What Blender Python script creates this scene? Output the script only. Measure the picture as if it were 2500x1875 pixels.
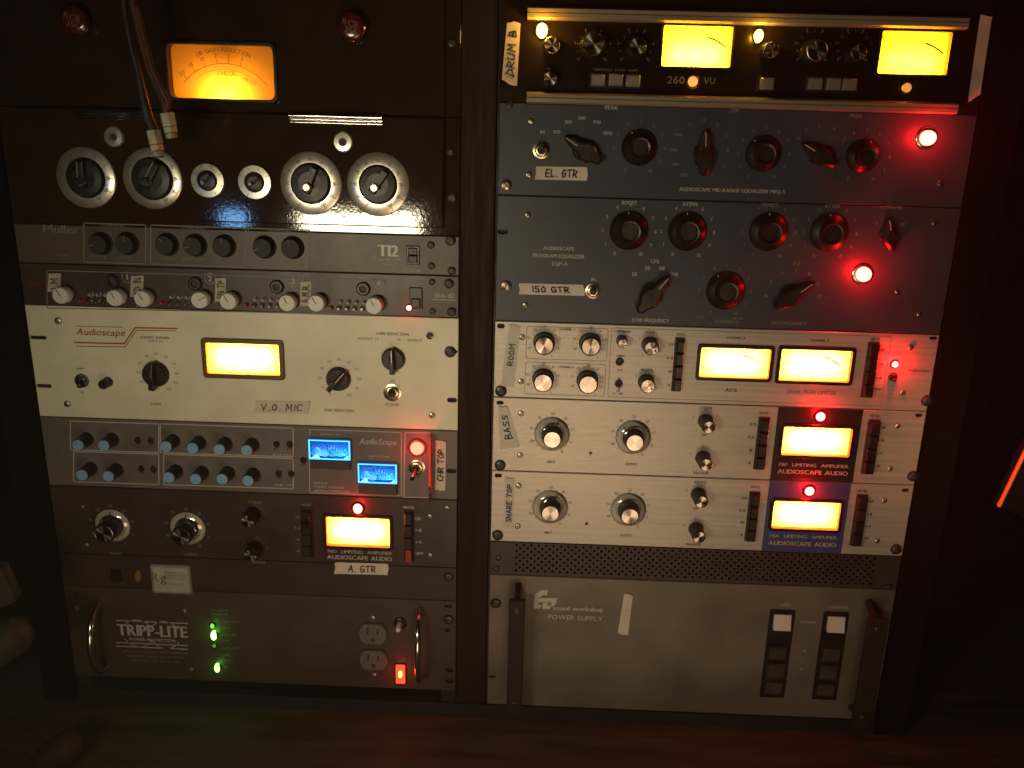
import bpy, bmesh, math, random
from mathutils import Vector, Matrix
from mathutils.geometry import tessellate_polygon
random.seed(7)
for o in list(bpy.data.objects): bpy.data.objects.remove(o)
SC = bpy.context.scene
COL = SC.collection
R = math.radians
# ------------------------------------------------------------------ camera
F = 2121.07; A_, B_, C_ = .2907, .0236, .0266
CAM = Vector((.0624461, -.931121, .2060421))
def rot(a, b, c):
    Rx = Matrix(((1,0,0),(0,math.cos(a),-math.sin(a)),(0,math.sin(a),math.cos(a))))
    Ry = Matrix(((math.cos(b),0,math.sin(b)),(0,1,0),(-math.sin(b),0,math.cos(b))))
    Rz = Matrix(((math.cos(c),-math.sin(c),0),(math.sin(c),math.cos(c),0),(0,0,1)))
    return Rz @ Rx @ Ry
RM = rot(A_, B_, C_)
B3 = lambda v: Vector((v[0], v[2], -v[1]))
right, down, fwd = B3(RM[0]), B3(RM[1]), B3(RM[2])
cam = bpy.data.cameras.new('camera'); camo = bpy.data.objects.new('camera', cam); COL.objects.link(camo)
mw = Matrix.Identity(4)
for i, v in enumerate((right, -down, -fwd)):
    for j in range(3): mw[j][i] = v[j]
mw.translation = CAM
camo.matrix_world = mw
cam.sensor_width = 36; cam.lens = F/2500*36; cam.clip_start = .02; cam.clip_end = 50
cam.dof.use_dof = True; cam.dof.focus_distance = .95; cam.dof.aperture_fstop = 5.0
SC.camera = camo
def P(px, py, d=0.0):
    """point of the plane d metres in front of the rack face that is seen at photo pixel px, py"""
    v = right*((px-1250)/F) + down*((py-937.5)/F) + fwd
    t = (-d - CAM.y)/v.y
    q = CAM + v*t
    return (q.x, q.z)
def SCL(px, py, d=0.0):
    a = P(px, py, d); b = P(px+10, py, d)
    return abs(b[0]-a[0])/10
# ------------------------------------------------------------------ world, lamps, exposure
W = bpy.data.worlds.new('World'); SC.world = W; W.use_nodes = True
bg = W.node_tree.nodes['Background']; bg.inputs[0].default_value = (1, .52, .32, 1); bg.inputs[1].default_value = .0025
SC.view_settings.view_transform = 'Standard'; SC.view_settings.look = 'None'
SC.view_settings.exposure = 0; SC.view_settings.gamma = 1
def area(name, loc, target, sx, sy, power, col, spread=180):
    l = bpy.data.lights.new(name, 'AREA'); l.shape = 'RECTANGLE'; l.size = sx; l.size_y = sy; l.energy = power; l.color = col
    l.spread = R(spread)
    o = bpy.data.objects.new(name, l); COL.objects.link(o); o.location = loc
    o.rotation_euler = (Vector(target)-Vector(loc)).to_track_quat('-Z', 'Y').to_euler()
    return o
def mirror_src(px, py, d, k):          # place from which a lamp is seen mirrored in the glossy panels at this spot
    x, z = P(px, py, d); p = Vector((x, -d, z)); v = p-CAM; v.y = -v.y
    return p+v*k
area('room_lamp', (.16, -1.10, -.52), (.08, 0, -.16), .42, .30, .74, (1, .69, .43), 92)
s1 = mirror_src(880, 560, .008, 1.0)
area('screen_white', s1, (.05, 0, -.06), .25, .07, 1.08, (1, .86, .56), 105)
s2 = mirror_src(570, 535, .008, 1.0)
area('screen_blue', s2, (-.2, 0, -.1), .05, .035, .10, (.20, .5, 1))
# ------------------------------------------------------------------ materials
MATS = {}
def mat(name, col, rough=.5, metal=0., nz=0, namt=.15, bump=0., bscale=600, stretch=(1,1,1), aniso=0, coat=0, spec=.5, trans=0):
    if name in MATS: return MATS[name]
    m = bpy.data.materials.new(name); m.use_nodes = True; N = m.node_tree.nodes; L = m.node_tree.links
    b = N['Principled BSDF']; b.inputs['Base Color'].default_value = (*col, 1); b.inputs['Roughness'].default_value = rough
    b.inputs['Metallic'].default_value = metal; b.inputs['Specular IOR Level'].default_value = spec
    b.inputs['Coat Weight'].default_value = coat; b.inputs['Coat Roughness'].default_value = .12
    if nz or bump:
        tc = N.new('ShaderNodeTexCoord'); mp = N.new('ShaderNodeMapping'); mp.inputs['Scale'].default_value = stretch
        geo = N.new('ShaderNodeNewGeometry'); L.new(geo.outputs['Position'], mp.inputs['Vector'])
    if nz:
        t = N.new('ShaderNodeTexNoise'); t.inputs['Scale'].default_value = nz; t.inputs['Detail'].default_value = 6; t.inputs['Roughness'].default_value = .62
        L.new(mp.outputs[0], t.inputs['Vector'])
        mr = N.new('ShaderNodeMapRange'); mr.inputs[1].default_value = .3; mr.inputs[2].default_value = .7
        mr.inputs[3].default_value = 1-namt; mr.inputs[4].default_value = 1+namt
        L.new(t.outputs[0], mr.inputs[0])
        mx = N.new('ShaderNodeVectorMath'); mx.operation = 'SCALE'; mx.inputs[0].default_value = col; L.new(mr.outputs[0], mx.inputs[3])
        L.new(mx.outputs[0], b.inputs['Base Color'])
        mr2 = N.new('ShaderNodeMapRange'); mr2.inputs[1].default_value = .3; mr2.inputs[2].default_value = .7
        mr2.inputs[3].default_value = max(.03, rough*(1-namt)); mr2.inputs[4].default_value = min(1, rough*(1+namt))
        L.new(t.outputs[0], mr2.inputs[0]); L.new(mr2.outputs[0], b.inputs['Roughness'])
    if bump:
        t2 = N.new('ShaderNodeTexNoise'); t2.inputs['Scale'].default_value = bscale; t2.inputs['Detail'].default_value = 2
        L.new(mp.outputs[0], t2.inputs['Vector'])
        bp = N.new('ShaderNodeBump'); bp.inputs['Strength'].default_value = bump; bp.inputs['Distance'].default_value = .0006
        L.new(t2.outputs[0], bp.inputs['Height']); L.new(bp.outputs[0], b.inputs['Normal'])
    if aniso:
        b.inputs['Anisotropic'].default_value = aniso
        tg = N.new('ShaderNodeTangent'); tg.direction_type = 'RADIAL'; tg.axis = 'Y'; L.new(tg.outputs[0], b.inputs['Tangent'])
    MATS[name] = m; return m
def emis(name, col, st):
    if name in MATS: return MATS[name]
    m = bpy.data.materials.new(name); m.use_nodes = True; N = m.node_tree.nodes; L = m.node_tree.links
    N.remove(N['Principled BSDF']); e = N.new('ShaderNodeEmission'); e.inputs[0].default_value = (*col, 1); e.inputs[1].default_value = st
    L.new(e.outputs[0], N['Material Output'].inputs[0]); MATS[name] = m; return m
def glassy(name, col=(1,1,1), fac=.1, rough=.05):
    if name in MATS: return MATS[name]
    m = bpy.data.materials.new(name); m.use_nodes = True; N = m.node_tree.nodes; L = m.node_tree.links
    N.remove(N['Principled BSDF']); t = N.new('ShaderNodeBsdfTransparent'); t.inputs[0].default_value = (*col, 1)
    g = N.new('ShaderNodeBsdfGlossy'); g.inputs['Roughness'].default_value = rough; g.inputs[0].default_value = (.95,.95,.95,1)
    lw = N.new('ShaderNodeLayerWeight'); lw.inputs[0].default_value = .35
    mr = N.new('ShaderNodeMapRange'); mr.inputs[3].default_value = fac*.5; mr.inputs[4].default_value = min(1, fac*6)
    L.new(lw.outputs['Fresnel'], mr.inputs[0])
    mx = N.new('ShaderNodeMixShader'); L.new(mr.outputs[0], mx.inputs[0]); L.new(t.outputs[0], mx.inputs[1]); L.new(g.outputs[0], mx.inputs[2])
    L.new(mx.outputs[0], N['Material Output'].inputs[0]); MATS[name] = m; return m
def dial(name, col, front):
    """backlit dial paper: translucent sheet that a bulb shines through"""
    if name in MATS: return MATS[name]
    m = bpy.data.materials.new(name); m.use_nodes = True; N = m.node_tree.nodes; L = m.node_tree.links
    N.remove(N['Principled BSDF']); t = N.new('ShaderNodeBsdfTranslucent'); t.inputs[0].default_value = (*col, 1)
    d = N.new('ShaderNodeBsdfDiffuse'); d.inputs[0].default_value = (*front, 1)
    a = N.new('ShaderNodeMixShader'); a.inputs[0].default_value = .3
    L.new(t.outputs[0], a.inputs[1]); L.new(d.outputs[0], a.inputs[2]); L.new(a.outputs[0], N['Material Output'].inputs[0])
    MATS[name] = m; return m
silver = mat('brushed_aluminium', (.47,.43,.37), .42, .4, nz=9, namt=.17, bump=.12, bscale=160, stretch=(.9,1,26), spec=.4)
cream = mat('cream_paint', (.68,.65,.50), .40, 0, nz=11, namt=.12, bump=.1, bscale=900)
enamel = mat('glossy_dark_enamel', (.026,.015,.009), .06, 0, nz=20, namt=.2, bump=.07, bscale=300, coat=.0, spec=.6)
blackp = mat('black_panel_paint', (.018,.015,.014), .35, 0, nz=20, namt=.25, bump=.15, bscale=900)
grayp = mat('charcoal_panel_paint', (.058,.038,.027), .42, 0, nz=16, namt=.14, bump=.15, bscale=900)
greyb = mat('taupe_panel_paint', (.075,.054,.041), .42, 0, nz=16, namt=.12, bump=.15, bscale=900)
brownp = mat('umber_panel_paint', (.040,.025,.019), .38, 0, nz=16, namt=.18, bump=.15, bscale=900)
bluep = mat('blue_grey_enamel', (.033,.039,.056), .42, 0, nz=14, namt=.12, bump=.12, bscale=700)
psup = mat('bronze_grey_anodised', (.158,.132,.102), .42, .2, nz=9, namt=.26, bump=.2, bscale=1200)
mesh_p = mat('vent_steel', (.045,.028,.022), .5, .2, nz=30, namt=.2)
plasticb = mat('black_plastic', (.012,.010,.010), .32, 0, nz=60, namt=.25)
bakelite = mat('dark_bakelite', (.011,.007,.006), .38, 0, nz=60, namt=.25, spec=.5)
capm = mat('spun_aluminium', (.40,.36,.31), .26, 1, nz=0, aniso=.93)
plate = mat('engraved_dial_plate', (.62,.58,.50), .30, .82, nz=40, namt=.16)
skp = mat('skirt_underlay', (.60,.56,.49), .35, 0, nz=60, namt=.1)
chrome = mat('chrome', (.75,.72,.68), .14, 1, nz=80, namt=.2)
brass = mat('nickel_brass', (.55,.46,.30), .28, 1, nz=90, namt=.25)
darksteel = mat('blackened_screw_steel', (.05,.042,.038), .38, .6, nz=120, namt=.3)
steel = mat('zinc_screw', (.45,.40,.34), .35, .9, nz=150, namt=.3)
whitep = mat('white_plastic', (.62,.62,.58), .4, 0, nz=60, namt=.08)
bluecap = mat('blue_plastic', (.20,.36,.54), .42, 0, nz=60, namt=.1)
tape_m = mat('masking_tape', (.60,.54,.45), .7, 0, nz=55, namt=.10, bump=.5, bscale=380)
tape_d = mat('yellowed_tape', (.46,.41,.33), .65, 0, nz=55, namt=.12, bump=.5, bscale=380)
tape_s = mat('translucent_cream_tape', (.56,.51,.42), .6, 0, nz=45, namt=.07, bump=.4, bscale=300)
ink = mat('black_print', (.03,.025,.02), .6)
inkg = mat('grey_print', (.16,.145,.12), .6)
inkw = mat('white_print', (.42,.38,.34), .6)
inkd = mat('dim_white_print', (.17,.155,.14), .6)
inkr = mat('red_print', (.30,.075,.045), .6)
ink2 = None; marker = mat('marker_ink', (.045,.04,.05), .6)
markerb = mat('blue_marker_ink', (.07,.13,.15), .6)
wood = mat('dark_walnut', (.018,.006,.002), .7, 0, spec=.2, nz=12, namt=.35, bump=.15, bscale=120, stretch=(9,9,.6))
deskw = mat('worn_wood_desk', (.055,.040,.024), .9, 0, nz=7, namt=.45, bump=.3, bscale=60, stretch=(.8,7,7))
stain = mat('black_stained_board', (.004,.002,.0015), .8, 0, spec=.1, nz=12, namt=.35, stretch=(9,9,.6))
blk = mat('rack_black', (.007,.005,.005), .7, 0, nz=30, namt=.3)
clear = glassy('clear_cover', (1,1,1), .06, .04)
acryl = glassy('clear_acrylic', (.97,.96,.94), .20, .10)
redacr = glassy('red_glow_acrylic', (1,.25,.2), .4, .12)  # clear acrylic tinted red, the lamp's glow put into its colour
inner = mat('meter_housing_tan', (.12,.07,.03), .6)
rim_a = mat('amber_cover_rim', (.9,.42,.07), .3)
# ------------------------------------------------------------------ mesh builder
class MB:
    def __init__(s): s.v = []; s.f = []; s.m = []; s.mats = []
    def mi(s, m):
        if m not in s.mats: s.mats.append(m)
        return s.mats.index(m)
    def add(s, vs, fs, m):
        b = len(s.v); i = s.mi(m); s.v += vs
        for f in fs: s.f.append(tuple(b+k for k in f)); s.m.append(i)
    def box(s, x0, x1, y0, y1, z0, z1, m, c=0):
        if c:
            pts = [(x0,z0),(x1,z0),(x1,z1),(x0,z1)]
            return s.prism(pts, -y1, -y0, m, c)
        vs = [(x,y,z) for x in (x0,x1) for y in (y0,y1) for z in (z0,z1)]
        s.add(vs, [(0,1,3,2),(4,6,7,5),(0,4,5,1),(2,3,7,6),(0,2,6,4),(1,5,7,3)], m)
    def prism(s, pts, d0, d1, m, c=0, top=None):
        """outline in XZ extruded from protrusion d0 out to d1, chamfer c at the front rim"""
        n = len(pts); cx = sum(p[0] for p in pts)/n; cz = sum(p[1] for p in pts)/n
        rings = [[(x,-d0,z) for x,z in pts]]
        if c:
            rings.append([(x,-(d1-c),z) for x,z in pts])
            ins = inset(pts, c)
            rings.append([(x,-d1,z) for x,z in ins])
        else: rings.append([(x,-d1,z) for x,z in pts])
        vs = [v for r_ in rings for v in r_]; fs = []
        for k in range(len(rings)-1):
            for i in range(n):
                j = (i+1) % n; fs.append((k*n+i, k*n+j, (k+1)*n+j, (k+1)*n+i))
        s.add(vs, fs, m)
        l = [(x,y,z) for x,y,z in rings[-1]]
        s.add(l, [tuple(range(n))], top or m)
        s.add([(x,y,z) for x,y,z in rings[0]], [tuple(range(n))], m)
    def lathe(s, prof, m, seg=40, flute=0, x=0, z=0, closed=True, mtop=None, y0=0):
        """prof = [(radius, protrusion)...] about an axis along -Y"""
        vs = []
        for k, (r_, d) in enumerate(prof):
            for i in range(seg):
                a = 2*math.pi*i/seg; rr = r_*(1-(flute if i % 2 else 0)) if k and k < len(prof)-1 else r_
                vs.append((x+rr*math.cos(a), -(d+y0), z+rr*math.sin(a)))
        fs = []
        for k in range(len(prof)-1):
            for i in range(seg):
                j = (i+1) % seg; fs.append((k*seg+i, k*seg+j, (k+1)*seg+j, (k+1)*seg+i))
        s.add(vs, fs, m)
        if closed:
            k = len(prof)-1; s.add([vs[k*seg+i] for i in range(seg)], [tuple(range(seg))], mtop or m)
    def disc(s, r_, d, m, x=0, z=0, seg=24):
        s.add([(x+r_*math.cos(2*math.pi*i/seg), -d, z+r_*math.sin(2*math.pi*i/seg)) for i in range(seg)], [tuple(range(seg))], m)
    def tube(s, path, rad, m, seg=10, cap=True):
        path = [Vector(p) for p in path]; n = len(path); vs = []
        rads = rad if isinstance(rad, (list, tuple)) else [rad]*n
        up = Vector((0,1,.13)).normalized()
        for k, p in enumerate(path):
            t = (path[min(k+1,n-1)]-path[max(k-1,0)]).normalized()
            u = t.cross(up)
            if u.length < .01: u = t.cross(Vector((1,0,0)))
            u.normalize(); w = t.cross(u)
            for i in range(seg):
                a = 2*math.pi*i/seg; vs.append(tuple(p+(u*math.cos(a)+w*math.sin(a))*rads[k]))
        fs = [(k*seg+i, k*seg+(i+1) % seg, (k+1)*seg+(i+1) % seg, (k+1)*seg+i) for k in range(n-1) for i in range(seg)]
        if cap: fs += [tuple(range(seg)), tuple((n-1)*seg+i for i in range(seg))]
        s.add(vs, fs, m)
    def ribbon(s, pts, w, d, m):
        """flat stroke in the XZ plane"""
        for (a, b) in zip(pts, pts[1:]):
            dx, dz = b[0]-a[0], b[1]-a[1]; l = math.hypot(dx, dz) or 1e-9
            nx, nz = -dz/l*w/2, dx/l*w/2; ex, ez = dx/l*w*.35, dz/l*w*.35
            s.add([(a[0]-ex+nx,-d,a[1]-ez+nz),(a[0]-ex-nx,-d,a[1]-ez-nz),(b[0]+ex-nx,-d,b[1]+ez-nz),(b[0]+ex+nx,-d,b[1]+ez+nz)], [(0,1,2,3)], m)
    def mesh(s, name):
        me = bpy.data.meshes.new(name); me.from_pydata(s.v, [], s.f)
        for m in s.mats: me.materials.append(m)
        for p, i in zip(me.polygons, s.m): p.material_index = i
        bm = bmesh.new(); bm.from_mesh(me); bmesh.ops.recalc_face_normals(bm, faces=bm.faces); bm.to_mesh(me); bm.free()
        me.shade_smooth(); me.set_sharp_from_angle(angle=R(34))
        return me
def inset(pts, c):
    n = len(pts); out = []; ar = sum(pts[i][0]*pts[(i+1) % n][1]-pts[(i+1) % n][0]*pts[i][1] for i in range(n)); sg = 1 if ar > 0 else -1
    for i in range(n):
        p0, p1, p2 = Vector(pts[i-1]), Vector(pts[i]), Vector(pts[(i+1) % n])
        e1 = (p1-p0).normalized(); e2 = (p2-p1).normalized()
        n1 = Vector((-e1.y, e1.x))*sg; n2 = Vector((-e2.y, e2.x))*sg
        b = n1+n2; b = b/max(.3, b.dot(n1)) if b.length > 1e-6 else n1
        q = p1+b*c; out.append((q.x, q.y))
    return out
def rrect(x0, x1, z0, z1, r_=.002, n=4):
    pts = []
    for cx, cz, a0 in ((x1-r_,z0+r_,-90),(x1-r_,z1-r_,0),(x0+r_,z1-r_,90),(x0+r_,z0+r_,180)):
        for k in range(n+1):
            a = R(a0+90*k/n); pts.append((cx+r_*math.cos(a), cz+r_*math.sin(a)))
    return pts
def circ(x, z, r_, n=18): return [(x+r_*math.cos(2*math.pi*i/n), z+r_*math.sin(2*math.pi*i/n)) for i in range(n)]
# ------------------------------------------------------------------ printed type made from glyph outlines
GL = {}
def load_glyphs(chars):
    obs = []
    for c in chars:
        cu = bpy.data.curves.new('g', 'FONT'); cu.body = c; cu.resolution_u = 2; o = bpy.data.objects.new('g', cu); COL.objects.link(o); obs.append((c, o))
    bpy.context.view_layer.update(); dg = bpy.context.evaluated_depsgraph_get()
    for c, o in obs:
        me = bpy.data.meshes.new_from_object(o.evaluated_get(dg))
        vs = [(v.co.x, v.co.y) for v in me.vertices]; GL[c] = (vs, [tuple(p.vertices) for p in me.polygons])
        bpy.data.meshes.remove(me)
        cu = o.data; bpy.data.objects.remove(o); bpy.data.curves.remove(cu)
load_glyphs('ABCDEFGHIJKLMNOPQRSTUVWXYZabcdefghijklmnopqrstuvwxyz0123456789+-.,/&:*')
HH = max(v[1] for v in GL['H'][0])
def text(mb, s, x, z, h, m, d=.0003, al='c', sx=1., ang=0., W=None, sh=0., bold=0):
    k = h/HH; pen = 0; parts = []
    for ch in s:
        if ch == ' ': pen += .36; continue
        vs, fs = GL[ch]; x0 = min(v[0] for v in vs); x1 = max(v[0] for v in vs)
        parts.append(([(v[0]-x0+pen, v[1]) for v in vs], fs)); pen += (x1-x0)+.10
    pen -= .10
    if W: sx = W/(pen*k)
    off = {'c': -pen/2, 'l': 0, 'r': -pen}[al]; ca, sa = math.cos(R(ang)), math.sin(R(ang))
    offs = [0] if not bold else [-bold*h, 0, bold*h]
    for bi, b in enumerate(offs):
        for vs, fs in parts:
            q = []
            for vx, vz in vs:
                X = (vx+off)*k*sx+sh*vz*k+b; Z = vz*k-h/2; q.append((x+X*ca-Z*sa, -d-bi*.00006, z+X*sa+Z*ca))
            mb.add(q, fs, m)
HW = {'A':[[(0,0),(.3,1),(.6,0)],[(.1,.38),(.5,.4)]],'B':[[(0,0),(0,1),(.4,.9),(.42,.6),(.02,.52),(.5,.4),(.5,.1),(0,0)]],
 'C':[[(.55,.85),(.25,1),(0,.6),(.1,.1),(.55,.1)]],'D':[[(0,0),(.02,1),(.45,.75),(.5,.3),(0,0)]],'E':[[(.5,1),(0,1),(0,0),(.5,0)],[(0,.5),(.4,.52)]],
 'G':[[(.5,.85),(.2,1),(0,.5),(.15,0),(.5,.1),(.5,.45),(.3,.45)]],'H':[[(0,0),(0,1)],[(.5,0),(.5,1)],[(0,.5),(.5,.52)]],'I':[[(.1,0),(.12,1)]],'K':[[(0,0),(0,1)],[(.5,1),(0,.45),(.5,0)]],'L':[[(0,1),(0,0),(.45,.02)]],
 'M':[[(0,0),(.05,1),(.3,.4),(.55,1),(.6,0)]],'N':[[(0,0),(0,1),(.5,0),(.5,1)]],'O':[[(.25,1),(0,.6),(.1,.05),(.42,.05),(.5,.6),(.25,1)]],
 'P':[[(0,0),(0,1),(.45,.85),(.4,.5),(0,.45)]],'R':[[(0,0),(0,1),(.45,.85),(.4,.5),(0,.45),(.5,0)]],'S':[[(.5,.9),(.15,1),(.05,.65),(.45,.4),(.4,.05),(0,.05)]],
 'T':[[(0,.95),(.6,1)],[(.3,1),(.28,0)]],'U':[[(0,1),(.02,.1),(.4,.05),(.5,1)]],'V':[[(0,1),(.25,0),(.55,1)]],'W':[[(0,1),(.15,0),(.35,.6),(.5,0),(.7,1)]],'X':[[(0,0),(.5,1)],[(0,1),(.5,0)]],
 '1':[[(.1,0),(.12,1)]],'5':[[(.5,1),(.05,1),(.05,.55),(.45,.5),(.45,.05),(0,.05)]],'0':[[(.25,1),(0,.6),(.1,.05),(.42,.05),(.5,.6),(.25,1)]],
 '.':[[(.1,0),(.16,.03)]],':':[[(.1,.1),(.16,.13)],[(.1,.6),(.16,.63)]],'-':[[(.05,.5),(.4,.52)]],'/':[[(0,-.1),(.4,1.05)]]}
def hand(s):
    out = []; x = 0
    for c in s:
        if c == ' ': x += .45; continue
        j = lambda: random.uniform(-.035,.035)
        for st in HW[c]: out.append([(x+a+j(), b+j()) for a, b in st])
        x += max(p[0] for st in HW[c] for p in st)+.24
    return out, x-.24
# ------------------------------------------------------------------ objects
def empty(name, loc, label, cat, group=None):
    o = bpy.data.objects.new(name, None); COL.objects.link(o); o.location = loc; o.empty_display_size = .02
    o['label'] = label; o['category'] = cat
    if group: o['group'] = group
    return o
def put(name, me, parent, loc=(0,0,0), ry=0):
    """loc is in world metres; child offsets are kept relative to the parents"""
    o = bpy.data.objects.new(name, me); COL.objects.link(o)
    base = Vector((0,0,0)); q = parent
    while q is not None: base += q.location; q = q.parent
    o.location = Vector(loc)-base
    o.rotation_euler = (0, ry, 0); o.parent = parent
    return o
CACHE = {}
def cached(key, fn):
    if key not in CACHE: CACHE[key] = fn()
    return CACHE[key]
LB = (-.0200-.4826, -.0200); RB = (.0200, .0200+.4826)
class Unit:
    def __init__(s, name, label, cat, bay, ztop, zbot, m, group=None, thick=.003, x0=None, x1=None):
        s.x0, s.x1 = bay; s.x0 = x0 if x0 is not None else s.x0; s.x1 = x1 if x1 is not None else s.x1
        s.z1, s.z0 = ztop-.0004, zbot+.0004; s.m = m; s.th = thick; s.holes = []
        s.root = empty(name, ((s.x0+s.x1)/2, 0, s.z0), label, cat, group)
        s.print = {}
        s.d = 0
    def ptr(s, m):
        if m not in s.print: s.print[m] = MB()
        return s.print[m]
    def T(s, st, px, py, hpx, m, wpx=None, **k):
        """lettering centred on photo pixel px,py; hpx = cap height, wpx = line width"""
        x, z = P(px, py, s.d); sc = SCL(px, py, s.d)
        if wpx: k['W'] = wpx*sc
        if 'bold' not in k and hpx < 10: k['bold'] = .035
        text(s.ptr(m), st, x, z, hpx*sc, m, d=s.d+.0003, **k)
    def line(s, pts, wpx, m, closed=False):
        q = [P(a, b, s.d) for a, b in pts]
        if closed: q.append(q[0])
        s.ptr(m).ribbon(q, wpx*SCL(*pts[0]), s.d+.00025, m)
    def lines(s, q, w, m): s.ptr(m).ribbon(q, w, s.d+.00025, m)
    def finish(s, chassis=True):
        mb = MB(); c = .0007
        outer = [(s.x0,s.z0),(s.x1,s.z0),(s.x1,s.z1),(s.x0,s.z1)]
        front = inset(outer, c)
        polys = [front]+s.holes
        tri = tessellate_polygon([[Vector((x, z, 0)) for x, z in p] for p in polys])
        fl = [(x, 0, z) for p in polys for x, z in p]
        mb.add(fl, [tuple(t) for t in tri], s.m)
        n = 4
        mb.add([(x,0,z) for x,z in front]+[(x,c,z) for x,z in outer]+[(x,s.th,z) for x,z in outer],
               [(i,(i+1) % n,n+(i+1) % n,n+i) for i in range(n)]+[(n+i,n+(i+1) % n,2*n+(i+1) % n,2*n+i) for i in range(n)], s.m)
        for h in s.holes:
            k = len(h); mb.add([(x,0,z) for x,z in h]+[(x,s.th,z) for x,z in h], [(i,(i+1) % k,k+(i+1) % k,k+i) for i in range(k)], s.m)
        o = put('front_panel', mb.mesh('front_panel'), s.root, (0,0,0))
        if chassis:
            mb = MB(); mb.box(s.x0+.022, s.x1-.022, .045, .25, s.z0+.002, s.z1-.002, blk); put('chassis', mb.mesh('chassis'), s.root, (0,0,0))
        for m, q in s.print.items():
            put('lettering', q.mesh('lettering'), s.root, (0,0,0))
# ---- part builders
def screw(u, px, py, rpx=6, style='phillips', m=None, name='screw'):
    x, z = P(px, py, u.d); r_ = rpx*SCL(px, py, u.d); m = m or steel
    def mk():
        mb = MB(); mb.lathe([(r_,0),(r_,r_*.25),(r_*.85,r_*.5),(r_*.45,r_*.62)], m, 20)
        if style == 'slot': mb.box(-r_*.8,r_*.8,-r_*.66,-r_*.3,-r_*.11,r_*.11,ink)
        elif style == 'phillips':
            mb.box(-r_*.55,r_*.55,-r_*.66,-r_*.3,-r_*.1,r_*.1,ink); mb.box(-r_*.1,r_*.1,-r_*.67,-r_*.3,-r_*.55,r_*.55,ink)
        else: mb.lathe([(r_*.4,0),(r_*.4,r_*.64)], ink, 6)
        return mb.mesh('screw')
    return put(name, cached(('screw',round(r_,4),style,m.name),mk), u.root, (x,-u.d,z), random.uniform(0,3))
def slot(u, px, py, wpx=16, hpx=8, open_=0):
    x, z = P(px, py); sc = SCL(px, py); w, h = wpx*sc, hpx*sc
    zz0, zz1 = max(z-h/2, u.z0+.0016), min(z+h/2, u.z1-.0016)
    h = zz1-zz0; x0, x1 = x-w/2, x+w/2
    x0 = max(x0, u.x0+.0016); x1 = min(x1, u.x1-.0016)
    if open_: # an open-ended ear slot: carry the cut to the panel edge as a dark notch
        if open_ < 0: x0 = u.x0+.0009
        else: x1 = u.x1-.0009
    u.holes.append(rrect(x0, x1, zz0, zz1, min(h*.49, (x1-x0)*.49), 4))
def knob_cap(u, px, py, rpx, d=.018, skirt=0, dot=False, cm=None, flat=False, ang=0, tip=1.0, body=None):
    """black fluted knob with a metal or plastic cap seen centred on px,py at protrusion d"""
    cm = cm or capm; body = body or plasticb
    x, z = P(px, py, u.d+d); r_ = rpx*SCL(px, py, u.d+d)
    def mk():
        mb = MB(); rb = r_*1.10/tip
        mb.lathe([(rb*1.08,0),(rb*1.08,d*.08),(rb,d*.14),(rb*.98,d*.9),(rb*.93,d*.97),(r_*.98 if tip==1 else rb*.9,d*.98)], body, 56, flute=.035)
        return mb.mesh('knob')
    k = put('knob', cached(('kb',round(r_,4),round(d,4),cm.name,tip,body.name),mk), u.root, (x,-u.d,z), ang)
    def mk2():
        mb = MB()
        if flat: mb.lathe([(r_,d*.6),(r_,d*.98),(r_*.93,d*1.02)], cm, 40)
        else: mb.lathe([(r_,d*.93),(r_*.98,d*1.0),(r_*.93,d*1.015),(r_*.9,d*1.005)], cm, 48)
        if dot: mb.disc(r_*.16, d*1.02, ink, r_*.55, -r_*.35, 12)
        return mb.mesh('cap')
    put('cap', cached(('kc',round(r_,4),round(d,4),cm.name,dot,flat),mk2), k, (x,-u.d,z), 0)
    if skirt:
        rs = skirt*SCL(px, py, u.d)
        def mk3():
            mb = MB(); mb.lathe([(rs,.0006),(rs,.002),(rs*.95,.0032),(rs*.72,.005),(r_*1.25,.0085),(r_*1.12,.009)], acryl, 64, closed=False)
            mb.lathe([(rs*.97,.0004),(r_*1.1,.0005)], skp, 64, closed=False)
            mb.box(-.0004,.0004,-.0046,-.0036,rs*.62,rs*.9,ink)
            return mb.mesh('skirt')
        put('skirt', cached(('ks',round(rs,4),round(r_,4)),mk3), k, (x,-u.d,z), ang)
    return x, z
def ring(u, x, z, r_, labels, a0, a1, h, m, ticks=0, tl=.0015, tr=None):
    """numbers set round a dial; angles clockwise from straight up, degrees"""
    mb = u.ptr(m); n = len(labels)
    for i, s in enumerate(labels):
        a = R(a0+(a1-a0)*i/(n-1))
        if s: text(mb, s, x+r_*math.sin(a), z+r_*math.cos(a), h, m, d=u.d+.0003)
    if ticks:
        tr = tr or r_*.82
        for i in range(ticks):
            a = R(a0+(a1-a0)*i/(ticks-1)); s_, c_ = math.sin(a), math.cos(a)
            mb.ribbon([(x+tr*s_, z+tr*c_), (x+(tr+tl)*s_, z+(tr+tl)*c_)], .0005, u.d+.00025, m)
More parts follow.
